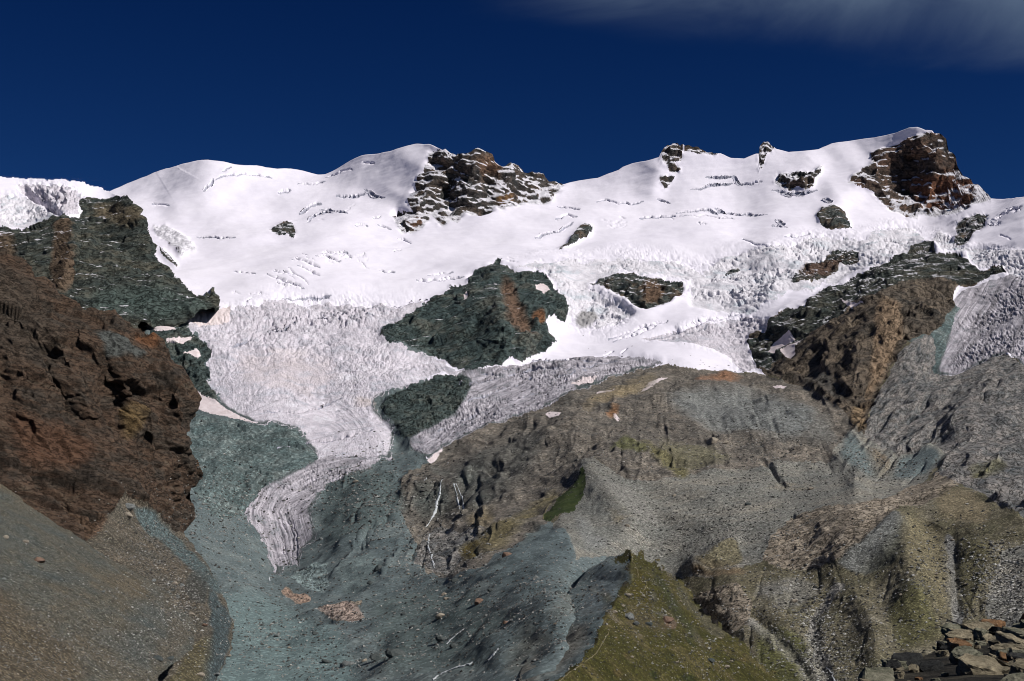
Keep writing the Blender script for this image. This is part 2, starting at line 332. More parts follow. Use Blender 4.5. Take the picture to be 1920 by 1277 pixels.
# ------------------------------------------------------------------ how relief is roughened
def rock_noise(lam, amp, ang=0, stretch=(1, 1, 1), octs=6):
    def f(P, F):
        q = frame(P, ang, stretch)
        w = np.stack([perlin(q / (lam * 0.8) + 5.1), perlin(q / (lam * 0.8) + 9.7), perlin(q / (lam * 0.8) + 13.9)], -1) * lam * 0.16
        b = 0.75 * blocks(q + w, lam * 0.75) + 0.38 * blocks(q + w * 0.6, lam * 0.27, 71)
        return amp * (0.42 * ridged(q + w, lam * 1.3, octs) + b)
    return f
def ice_noise(lam, amp, cross=14.0, along=5.5, cover=0.0, jumble=0.5):
    """crevasses lying across the flow in broken belts, with heaps of seracs between"""
    def f(P, F):
        belt = np.clip(perlin(P / (lam * 6) + 3.3) * 1.9 + 0.45 + cover, 0, 1)
        heap = np.clip(perlin(P / (lam * 4.5) + 8.8) * 1.9 + 0.30 + cover, 0, 1)
        w = fbm(P, lam * 1.4, 3)
        G = np.stack([F[:, 0] / cross, F[:, 1] / along + w * 0.9, F[:, 2] * 0.01], -1)
        a = np.abs(perlin(G)); b = np.abs(perlin(G * 1.9 + 4.4))
        cr = -np.clip(1 - a / 0.20, 0, 1) - np.clip(1 - b / 0.22, 0, 1) * 0.5
        return amp * (belt * cr * 0.9 + heap * jumble * (0.8 * blocks(P, lam * 0.55) + 0.5 * ridged(P, lam * 0.7, 3, 0.6)))
    return f
def ground_noise(lam, amp, octs=5, gain=0.5):
    return lambda P, F: amp * fbm(P, lam, octs, gain)

LAYERS = {}
def ease1(a):
    for ax in (0, 1):
        b = np.moveaxis(a, ax, 0).copy(); b[1:-1] = 0.25 * b[:-2] + 0.5 * b[1:-1] + 0.25 * b[2:]; a = np.moveaxis(b, 0, ax)
    return a
FLOW = [([(560,540),(570,640),(600,720),(650,790),(690,870)],260), ([(590,845),(520,870),(450,920),(400,990)],110), ([(1250,676),(1100,690),(1000,722),(900,768),(800,850)],60), ([(1930,470),(1870,580),(1790,700)],150), ([(735,858),(650,872),(580,890),(520,925),(505,960),(520,1010),(535,1075)],62)]
def tag(o, label=None, cat=None, group=None, kind=None):
    if label: o['label'] = label
    if cat: o['category'] = cat
    if group: o['group'] = group
    if kind: o['kind'] = kind
    return o

def mesh_from(name, verts, faces, mat, stain=None, flat=False, flow=None):
    me = bpy.data.meshes.new(name)
    nv, nf = len(verts), len(faces); k = faces.shape[1]
    me.vertices.add(nv); me.vertices.foreach_set('co', np.ascontiguousarray(verts, np.float32).ravel())
    me.loops.add(nf * k); me.loops.foreach_set('vertex_index', np.ascontiguousarray(faces, np.int32).ravel())
    me.polygons.add(nf)
    me.polygons.foreach_set('loop_start', np.arange(0, nf * k, k, dtype=np.int32))
    me.polygons.foreach_set('loop_total', np.full(nf, k, np.int32))
    me.polygons.foreach_set('use_smooth', np.full(nf, not flat, bool))
    if stain is not None:
        a = me.attributes.new('stain', 'FLOAT_COLOR', 'POINT'); a.data.foreach_set('color', np.ascontiguousarray(stain, np.float32).ravel())
    if flow is not None:
        a = me.attributes.new('flow', 'FLOAT_VECTOR', 'POINT'); a.data.foreach_set('vector', np.ascontiguousarray(flow, np.float32).ravel())
    me.materials.append(mat)
    me.update(); me.validate()
    return me

def build_layer(key, ru, rv, step, depth, regions, top=None, relief=(), strokes=(), stains=(), edge=0.0, edge_w=20, jag=3.0, skirt=0.06, drop=60.0, seed=0, hollow=()):
    nu = int((ru[1] - ru[0]) / step) + 1
    us = np.linspace(ru[0], ru[1], nu)
    if top is not None:
        t = np.asarray(top, float); v0 = np.interp(us, t[:, 0], t[:, 1])
    else:
        v0 = np.full(nu, rv[0], float)
    nv = int((rv[1] - v0.min()) / step) + 1
    tt = np.linspace(0, 1, nv)
    U = np.broadcast_to(us[None], (nv, nu)).copy()
    ks = int(90 / step); pad = np.pad(v0, ks, mode='edge'); v0s = np.convolve(np.convolve(pad, np.ones(ks) / ks, 'same'), np.ones(ks) / ks, 'same')[ks:-ks]
    V = v0s[None] + tt[:, None] * (rv[1] - v0s)[None]
    V = V + (v0 - v0s)[None] * np.exp(-tt[:, None] * (rv[1] - v0s)[None] / 70.0)
    # ragged borders
    Q = np.stack([U.ravel() / 22, V.ravel() / 22, np.full(U.size, seed + 0.5)], -1)
    wu = np.zeros(U.size, np.float32); wv = np.zeros(U.size, np.float32); a = 1.0
    for k in range(4):
        wu += a * perlin(Q + 40 + k * 9); wv += a * perlin(Q + 80 + k * 9); a *= 0.62; Q = Q * 2.1
    wu = wu.reshape(U.shape); wv = wv.reshape(U.shape)
    reg = np.full(U.shape, -1, np.int32)
    for i, r in enumerate(regions):
        for poly in (r['poly'] if isinstance(r['poly'][0], list) else [r['poly']]):
            j = r.get('jag', jag)
            reg[inpoly(U + wu * j, V + wv * j, poly)] = i
    d = depth(U, V)
    inside = reg >= 0
    if edge:
        m = blur(inside, edge_w / step)
        d = d * (1 + edge * np.clip(1 - m, 0, 1) ** 1.5)
    P = place(U, V, d)
    def normals(P):
        n = np.cross(np.gradient(P, axis=1), -np.gradient(P, axis=0))
        return n / (np.linalg.norm(n, axis=-1, keepdims=True) + 1e-9)
    Nn = normals(P)
    disp = np.zeros(U.shape, np.float32)
    for poly, h, w in relief:
        disp += h * blur(inpoly(U, V, poly), w / step)
    cut = np.zeros(U.shape, np.float32); crack = np.zeros(U.shape, np.float32)
    for line, h, wl, wr, power in strokes:
        cr = power > -1.5 and power < 0
        box, dist, sd, al, run = polydist(U + wu * (3.5 * cr + 3 * (power == -1.55)), V + wv * (3.0 * cr + 2.5 * (power == -1.55)), line, max(wl, wr) * 1.05)
        w = np.where(sd > 0, wr, wl)
        prof = np.clip(1 - dist / w, 0, 1)
        ends = np.clip(np.minimum(al, run - al) / (0.3 * run + 1e-6), 0, 1); ends = ends * ends * (3 - 2 * ends)
        if power == -1.55: prof = 0.35 * prof + 0.65 * prof * prof * (3 - 2 * prof)
        if power >= 1.4: prof = prof * prof * (3 - 2 * prof)
        if power > 0: disp[box] += h * prof ** abs(power) * ends
        else:
            ends = np.clip(np.minimum(al, run - al) / (0.2 * run + 1e-6), 0, 1)
            cut[box] += h * prof ** abs(power) * ends
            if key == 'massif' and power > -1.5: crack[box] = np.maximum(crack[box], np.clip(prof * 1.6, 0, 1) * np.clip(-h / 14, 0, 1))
    P = P - P / np.linalg.norm(P, axis=-1, keepdims=True) * disp[..., None]     # swells along the sight line keep their outline
    P = P + Nn * cut[..., None]
    Nn = normals(P)
    flow = np.stack([P[..., 0] * 0.4, P[..., 2] * 0.4, np.zeros(U.shape)], -1).astype(np.float32)
    if key == 'massif':
        for line, reach in FLOW:
            box, dist, sd, al, run = polydist(U, V, line, reach)
            f_ = flow[box]; ok = dist < reach
            f_[ok, 0] = (sd * dist)[ok]; f_[ok, 1] = al[ok]; f_[ok, 2] = run; flow[box] = f_
    Ff = flow.reshape(-1, 3)
    Pf = P.reshape(-1, 3); disp2 = np.zeros(len(Pf), np.float32)
    for i, r in enumerate(regions):
        if not r.get('noise'): continue
        m = blur(reg == i, r.get('soft', 2)).ravel()
        if r.get('fade') is not None: m = m * r['fade'](U, V).ravel()
        ix = np.nonzero(m > 0.02)[0]
        if len(ix) == 0: continue
        q = Pf[ix]
        dd = np.zeros(len(Pf), np.float32)
        for fn in r['noise']: dd[ix] += fn(q, Ff[ix])
        if 'ease' in r or r.get('flat'): dd = ease1(ease1(dd.reshape(U.shape))).ravel()
        if 'ease' in r: dd = ease1((dd.reshape(U.shape))).ravel()
        disp2[ix] += m[ix] * dd[ix]
    P = (Pf + Nn.reshape(-1, 3) * disp2[:, None]).reshape(P.shape)
    stain = np.zeros(U.shape + (4,), np.float32); stain[..., :3] = 0.1
    for poly, colr, strength, w in stains:
        m = blur(inpoly(U + wu * 6, V + wv * 6, poly), w / step) * strength
        tot = np.clip(m + stain[..., 3], 1e-5, None)
        k = np.where(m > 0.01, m / tot, 0)[..., None]
        stain[..., :3] = stain[..., :3] * (1 - k) + np.array(colr, np.float32) * k
        stain[..., 3] = np.maximum(stain[..., 3], m)
    for i, r in enumerate(regions):
        if not r.get('dirt'): continue
        mk = reg == i; e = np.clip((0.97 - blur(np.isin(reg, [q for q, x in enumerate(regions) if x.get('dirt') or x['mat'] in ('snow', 'seracs')]), r['dirt'] / step)) * 1.9 + 0.25 * wu, 0, 1) * mk
        if r.get('dirt_from'): e = e * np.clip((V - r['dirt_from']) / 60, 0, 1)
        kk = (e > stain[..., 3]); stain[kk, :3] = (0.115, 0.135, 0.138); stain[..., 3] = np.maximum(stain[..., 3], e * 0.9)
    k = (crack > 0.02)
    stain[k, :3] = (0.42, 0.42, 0.50); stain[..., 3] = np.where(k, np.maximum(stain[..., 3] * 0, crack * 0.95), stain[..., 3])  # crevasse shade painted in grey blue; debris stripes get it too
    LAYERS[key] = dict(us=us, v0=v0s, v1=rv[1], nv=nv, P=P, reg=reg, N=normals(P))
    F2 = flow.reshape(-1, 3)
    idx = np.arange(U.size).reshape(U.shape)
    quads = np.stack([idx[:-1, :-1], idx[1:, :-1], idx[1:, 1:], idx[:-1, 1:]], -1)
    qreg = reg[:-1, :-1].copy()
    full = inside[:-1, :-1] & inside[1:, :-1] & inside[1:, 1:] & inside[:-1, 1:]
    qreg[~full] = -1
    P2 = P.reshape(-1, 3); S2 = stain.reshape(-1, 4)
    objs = []
    for i, r in enumerate(regions):
        f = quads[qreg == i]
        if len(f) == 0: print('EMPTY', r['name'], r['label']); continue
        # backs: the outer rim runs on behind so that every landform is a body, not a shell edge
        e = np.concatenate([f[:, [0, 1]], f[:, [1, 2]], f[:, [2, 3]], f[:, [3, 0]]])
        es = np.sort(e, axis=1); code = es[:, 0].astype(np.int64) * U.size + es[:, 1]
        uq, first, cnt = np.unique(code, return_index=True, return_counts=True)
        rim = e[first[cnt == 1]]
        keep = []
        # only where no other landform of the layer carries on
        allr = qreg.ravel()
        rimset = rim
        uqf, inv = np.unique(f, return_inverse=True)
        verts = P2[uqf]; faces = inv.reshape(f.shape)
        st = S2[uqf]; fl = F2[uqf]
        key_all = build_layer._outer(key, quads, qreg, U.size)
        oc = np.sort(rimset, axis=1); oc = oc[:, 0].astype(np.int64) * U.size + oc[:, 1]
        outer = rimset[np.isin(oc, key_all)]
        if len(outer):
            lut = {int(v): k for k, v in enumerate(uqf)}
            ov = np.unique(outer)
            back = P2[ov] * (1 + skirt); back[:, 2] -= drop + 0.02 * P2[ov][:, 1] * 0
            back2 = P2[ov] * (1 + skirt * 2.5); back2[:, 2] -= drop * 5
            b0 = len(verts); blut = {int(v): b0 + k for k, v in enumerate(ov)}; b1 = b0 + len(ov)
            verts = np.concatenate([verts, back, back2]); st = np.concatenate([st, S2[ov], S2[ov]]); fl = np.concatenate([fl, F2[ov], F2[ov]])
            extra = []
            for a_, b_ in outer:
                a_, b_ = int(a_), int(b_)
                extra.append((lut[b_], lut[a_], blut[a_], blut[b_]))
                extra.append((blut[b_], blut[a_], blut[a_] + len(ov), blut[b_] + len(ov)))
            faces = np.concatenate([faces, np.array(extra, faces.dtype)])
        me = mesh_from(r['name'], verts, faces, M[r['mat']], st, r.get('flat', False), fl)
        o = bpy.data.objects.new(r['name'], me); C.objects.link(o)
        tag(o, r['label'], r['cat'], r.get('group'), 'structure')
        objs.append(o)
    return objs
def _outer(key, quads, qreg, size, cache={}):
    if key in cache: return cache[key]
    f = quads[qreg >= 0]
    e = np.concatenate([f[:, [0, 1]], f[:, [1, 2]], f[:, [2, 3]], f[:, [3, 0]]]); es = np.sort(e, axis=1)
    code = es[:, 0].astype(np.int64) * size + es[:, 1]
    uq, cnt = np.unique(code, return_counts=True)
    cache[key] = uq[cnt == 1]
    return cache[key]
build_layer._outer = _outer

def R(name, label, cat, mat, poly, noise=None, flat=False, **kw):
    return dict(name=name, label=label, cat=cat, mat=mat, poly=poly, noise=noise, flat=flat, **kw)

# ------------------------------------------------------------------ the massif, its glaciers and the valley behind the near slopes
TOP = [(-230,420),(0,410),(100,400),(205,357),(240,343),(275,332),(310,316),(340,306),(370,300),(390,299),(420,302),(450,308),(480,311),(500,316),(520,318),(545,316),(570,319),(595,324),(610,324),(630,316),(660,304),(690,294),(720,286),(760,279),(780,275),(810,275),(835,281),(855,288),(870,288),(885,285),(895,281),(910,284),(925,292),(935,308),(945,312),(955,306),(965,305),(975,308),(985,320),(1000,323),(1012,322),(1020,332),(1030,340),(1045,340),(1055,345),(1080,341),(1120,335),(1160,320),(1168,314),(1185,306),(1210,300),(1235,293),(1240,282),(1250,272),(1265,268),(1278,272),(1285,276),(1310,276),(1320,282),(1340,290),(1350,290),(1370,297),(1395,299),(1410,293),(1422,288),(1425,272),(1432,265),(1442,266),(1455,278),(1478,282),(1500,279),(1535,276),(1560,267),(1600,262),(1640,258),(1680,249),(1705,241),(1720,240),(1735,245),(1760,246),(1768,252),(1775,258),(1778,275),(1790,295),(1797,315),(1805,330),(1815,335),(1835,348),(1850,365),(1858,373),(1880,370),(1920,365),(2000,350),(2150,330)]
CTRL = [(-230,420,5600),(205,357,5700),(390,299,5600),(500,316,5650),(610,324,5650),(720,286,5450),(800,276,5300),(900,284,5150),(1045,342,5300),(1240,290,5200),(1330,290,5200),(1450,278,5200),(1600,262,5150),(1720,242,5000),(1800,330,4850),(1858,373,4500),(2000,350,4000),(2150,330,3800),
 (300,390,5300),(500,380,5250),(650,390,5050),(770,440,4780),(860,420,4850),(950,400,4950),(1050,390,5000),(1250,390,4930),(1400,390,4850),(1560,365,4800),(1660,395,4720),(1740,412,4620),
 (350,440,4800),(480,440,4750),(600,440,4650),(800,470,4500),(1000,440,4600),(1200,440,4600),(1400,440,4500),(1550,440,4350),(1700,430,4400),(1850,430,3950),(1920,420,3700),(2150,420,3400),
 (400,500,4250),(600,500,4200),(800,510,4150),(1000,475,4250),(1250,475,4250),(1450,465,4150),(1620,470,4000),(1750,460,3900),
 (420,560,3750),(600,565,3780),(760,565,3750),(1050,530,3850),(1200,510,3980),(1300,540,3800),(1450,540,3650),(1600,520,3700),(1880,500,3350),(2100,500,3000),
 (300,600,3350),(400,640,3260),(550,640,3360),(680,640,3370),(800,640,3480),(930,600,3500),(1080,620,3500),(1250,620,3480),(1380,640,3350),(1500,620,3250),(1650,570,3100),(1850,600,2950),
 (330,700,3060),(450,720,3000),(600,720,3080),(750,720,3040),(880,690,3220),(1000,690,3200),(1150,690,3130),(1300,680,3080),(1420,695,3020),(1520,700,2850),(1620,700,2680),(1780,690,2620),(1920,650,2600),(2100,660,2450),
 (380,800,2700),(500,800,2700),(650,800,2760),(780,800,2740),(900,790,2700),(1050,760,2680),(1250,760,2580),(1450,780,2420),(1620,815,2250),(1780,800,2050),(1920,780,1950),(2120,780,1850),
 (380,900,2350),(520,880,2480),(650,880,2500),(800,900,2350),(950,880,2240),(1100,860,2120),(1250,860,2050),(1400,870,1980),(1550,870,1950),(1700,870,1850),(1900,870,1550),(2120,880,1450),
 (380,1000,2000),(520,1060,2080),(650,1000,2100),(830,1000,2000),(1000,960,1850),(1150,950,1720),(1300,960,1640),(1450,960,1560),(1600,950,1420),(1750,940,1380),(1900,960,1270),(2120,980,1080),
 (450,1100,1570),(600,1120,1540),(750,1100,1460),(900,1080,1270),(1200,1080,1400),(1350,1080,1335),(1500,1080,1290),(1620,1060,1250),(1750,1000,1290),(1900,1080,1120),(2100,1100,990),
 (450,1200,1200),(650,1200,1160),(1200,1200,1190),(1400,1180,1150),(1550,1180,1100),(1700,1160,1050),(1850,1180,1000),(2100,1200,720),
 (850,1200,985),(850,1330,755),(450,1330,950),(700,1330,860),(1300,1330,960),(1500,1330,860),(1700,1330,840),(1900,1330,820),(2120,1330,600)]

for u_, v_ in ((1000,1200),(1000,1330),(1030,1075),(1060,1120),(1060,1200)):
    x_, z_ = slopes(float(u_), float(v_)); CTRL.append((u_, v_, 1.006 * -174.5 / (z_ - 0.45 * x_ - 0.0098)))
nunatak = [(710,625),(715,612),(735,603),(755,597),(770,582),(800,565),(830,545),(855,533),(872,530),(885,512),(905,500),(920,500),(928,490),(935,484),(942,488),(940,500),(965,505),(985,512),(1010,508),(1025,512),(1040,540),(1055,550),(1065,575),(1067,592),(1058,597),(1045,585),(1035,590),(1025,600),(1035,620),(1048,632),(1020,648),(1000,660),(980,672),(962,666),(945,680),(920,686),(900,690),(875,694),(855,685),(835,675),(800,662),(780,652),(755,640),(735,640)]
summit_rock = [(805,290),(820,280),(850,283),(870,280),(897,270),(915,275),(930,290),(938,300),(960,295),(975,300),(990,312),(1015,315),(1030,330),(1050,332),(1056,345),(1040,360),(1033,375),(1010,380),(985,378),(965,390),(945,394),(930,388),(925,395),(905,407),(885,405),(870,400),(858,420),(845,415),(830,425),(808,405),(802,420),(790,430),(770,440),(758,436),(740,420),(736,405),(745,397),(770,394),(765,378),(772,360),(780,340),(790,325),(800,305)]
peak_rock = [(1632,290),(1650,283),(1670,272),(1700,262),(1720,255),(1745,247),(1760,238),(1790,240),(1800,295),(1810,310),(1840,330),(1862,365),(1859,374),(1840,380),(1800,395),(1770,405),(1745,411),(1735,405),(1722,402),(1720,413),(1700,408),(1680,395),(1660,388),(1645,372),(1640,360),(1615,350),(1588,342),(1600,328),(1615,317),(1630,310),(1636,305)]
island = [(1105,533),(1130,522),(1165,517),(1185,511),(1205,515),(1230,522),(1260,528),(1280,535),(1278,548),(1262,560),(1250,570),(1230,580),(1210,586),(1200,580),(1180,566),(1150,548)]
island2 = [(1480,525),(1490,510),(1510,497),(1540,488),(1560,470),(1595,465),(1610,475),(1605,490),(1570,500),(1565,512),(1530,525),(1490,530)]
outcrop_a = [(1528,402),(1540,382),(1560,380),(1580,388),(1590,405),(1597,428),(1560,430),(1545,422)]
outcrop_b = [(506,430),(520,420),(537,411),(550,420),(553,435),(550,447),(540,441),(522,443)]
outcrop_c = [(1047,465),(1060,450),(1075,430),(1090,420),(1105,418),(1112,428),(1100,438),(1085,442),(1065,458)]
outcrop_d = [(1790,425),(1805,410),(1830,402),(1852,404),(1845,425),(1825,440),(1815,455),(1800,462),(1789,455),(1795,440)]
outcrop_e = [(283,420),(310,420),(330,432),(350,445),(372,463),(355,460),(345,468),(338,475),(325,462),(300,447),(288,432)]
outcrop_f = [(1450,340),(1460,327),(1475,322),(1500,318),(1520,320),(1530,312),(1545,306),(1538,320),(1528,330),(1525,345),(1510,352),(1495,345),(1478,352),(1462,350)]
spur = [(1402,632),(1420,622),(1435,625),(1440,600),(1455,588),(1475,578),(1490,577),(1495,583),(1508,570),(1520,555),(1535,545),(1545,537),(1560,540),(1580,532),(1610,515),(1640,498),(1670,485),(1690,475),(1712,460),(1735,451),(1748,458),(1755,475),(1775,478),(1800,475),(1815,485),(1820,498),(1835,503),(1870,495),(1882,495),(1885,508),(1860,518),(1840,528),(1815,535),(1795,532),(1788,545),(1785,565),(1790,575),(1775,590),(1765,610),(1745,625),(1720,632),(1700,640),(1680,670),(1660,700),(1645,740),(1625,790),(1618,815),(1590,780),(1560,755),(1530,735),(1500,720),(1475,712),(1460,705),(1430,698),(1420,690),(1440,670),(1475,660),(1500,640),(1480,640),(1450,655),(1430,650),(1410,650)]
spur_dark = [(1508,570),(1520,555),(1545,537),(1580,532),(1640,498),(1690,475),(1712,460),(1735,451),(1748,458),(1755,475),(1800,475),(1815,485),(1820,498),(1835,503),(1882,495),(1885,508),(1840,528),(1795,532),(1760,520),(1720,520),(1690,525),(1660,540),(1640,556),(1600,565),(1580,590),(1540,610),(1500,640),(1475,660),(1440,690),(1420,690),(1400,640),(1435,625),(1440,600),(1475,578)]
ice_main = [(345,600),(400,590),(450,575),(520,565),(600,568),(700,572),(770,565),(800,560),(760,595),(712,615),(735,642),(800,664),(850,688),(870,696),(820,708),(760,725),(735,735),(705,745),(700,760),(715,785),(742,818),(730,840),(735,855),(705,862),(650,858),(590,862),(585,840),(560,808),(530,797),(480,790),(430,772),(408,755),(402,735),(385,715),(395,700),(380,680),(398,655),(372,635)]
tongue = [(735,855),(705,862),(690,880),(665,893),(640,900),(612,905),(590,940),(583,970),(592,1008),(570,1030),(558,1055),(540,1062),(520,1074),(505,1055),(490,1015),(470,985),(460,960),(475,935),(500,905),(540,885),(580,868),(598,858),(650,852)]
ice_lower = [(870,694),(900,692),(960,682),(1010,676),(1100,668),(1200,673),(1240,680),(1210,690),(1150,715),(1100,732),(1060,752),(1000,775),(955,793),(900,815),(850,836),(826,850),(808,864),(785,848),(768,838),(765,828),(770,800),(820,770),(850,750),(860,725),(850,706)]
hill = [(812,862),(830,835),(880,815),(930,792),(960,781),(1010,765),(1060,742),(1110,722),(1150,705),(1190,693),(1240,682),(1275,684),(1295,692),(1330,688),(1370,691),(1395,700),(1430,700),(1500,718),(1560,755),(1590,780),(1618,815),(1650,850),(1560,865),(1480,865),(1400,880),(1300,888),(1230,905),(1150,890),(1100,865),(1085,905),(1020,985),(960,1020),(900,1065),(850,1085),(800,1075),(775,1010),(745,950),(750,900),(790,870)]
gravel = [(1095,865),(1150,890),(1230,905),(1300,888),(1400,880),(1480,865),(1560,862),(1590,800),(1625,815),(1690,855),(1745,830),(1775,850),(1730,905),(1660,935),(1560,948),(1480,975),(1440,1020),(1430,1050),(1330,1080),(1280,1085),(1180,1040),(1130,1045),(1080,1045),(1060,990),(1030,985),(1080,940)]
slabs = [(1430,1045),(1440,1010),(1480,970),(1560,945),(1660,935),(1730,905),(1760,888),(1800,905),(1730,950),(1690,960),(1640,1010),(1590,1050),(1540,1068),(1480,1072),(1450,1062)]
slabs2 = [(1300,1120),(1330,1100),(1385,1095),(1412,1130),(1402,1168),(1370,1187),(1330,1165)]
grey_slabs = [(1618,815),(1645,740),(1680,670),(1710,640),(1745,625),(1755,660),(1748,690),(1760,705),(1800,700),(1850,672),(1885,662),(1925,690),(2150,720),(2150,960),(1925,960),(1870,945),(1825,905),(1750,905),(1775,850),(1745,828),(1690,855)]
right_rock = [(1740,908),(1770,868),(1810,845),(1860,832),(1925,838),(2150,850),(2150,1000),(1960,985),(1890,955),(1850,925),(1800,905)]
boulder_field = [(1930,1015),(1880,1035),(1862,1090),(1845,1150),(1870,1200),(1925,1230),(2150,1240),(2150,1000)]
wedge = [(730,740),(760,728),(800,715),(850,705),(874,704),(884,720),(870,745),(850,775),(810,795),(780,812),(755,820),(742,805),(735,790),(720,775),(712,760)]
teal_wall = [(270,606),(330,615),(358,600),(345,605),(372,635),(398,655),(380,680),(395,700),(385,715),(402,735),(408,755),(390,750),(360,735),(340,690),(290,640)]
dark_moraine = [(360,770),(400,782),(470,792),(530,797),(560,808),(585,840),(596,858),(580,868),(540,885),(500,905),(475,935),(460,960),(430,975),(395,960),(370,930),(350,880)]
valley = [(-230,590),(800,590),(800,860),(1000,940),(1090,980),(1150,1040),(1185,1040),(1200,1350),(-230,1350)]

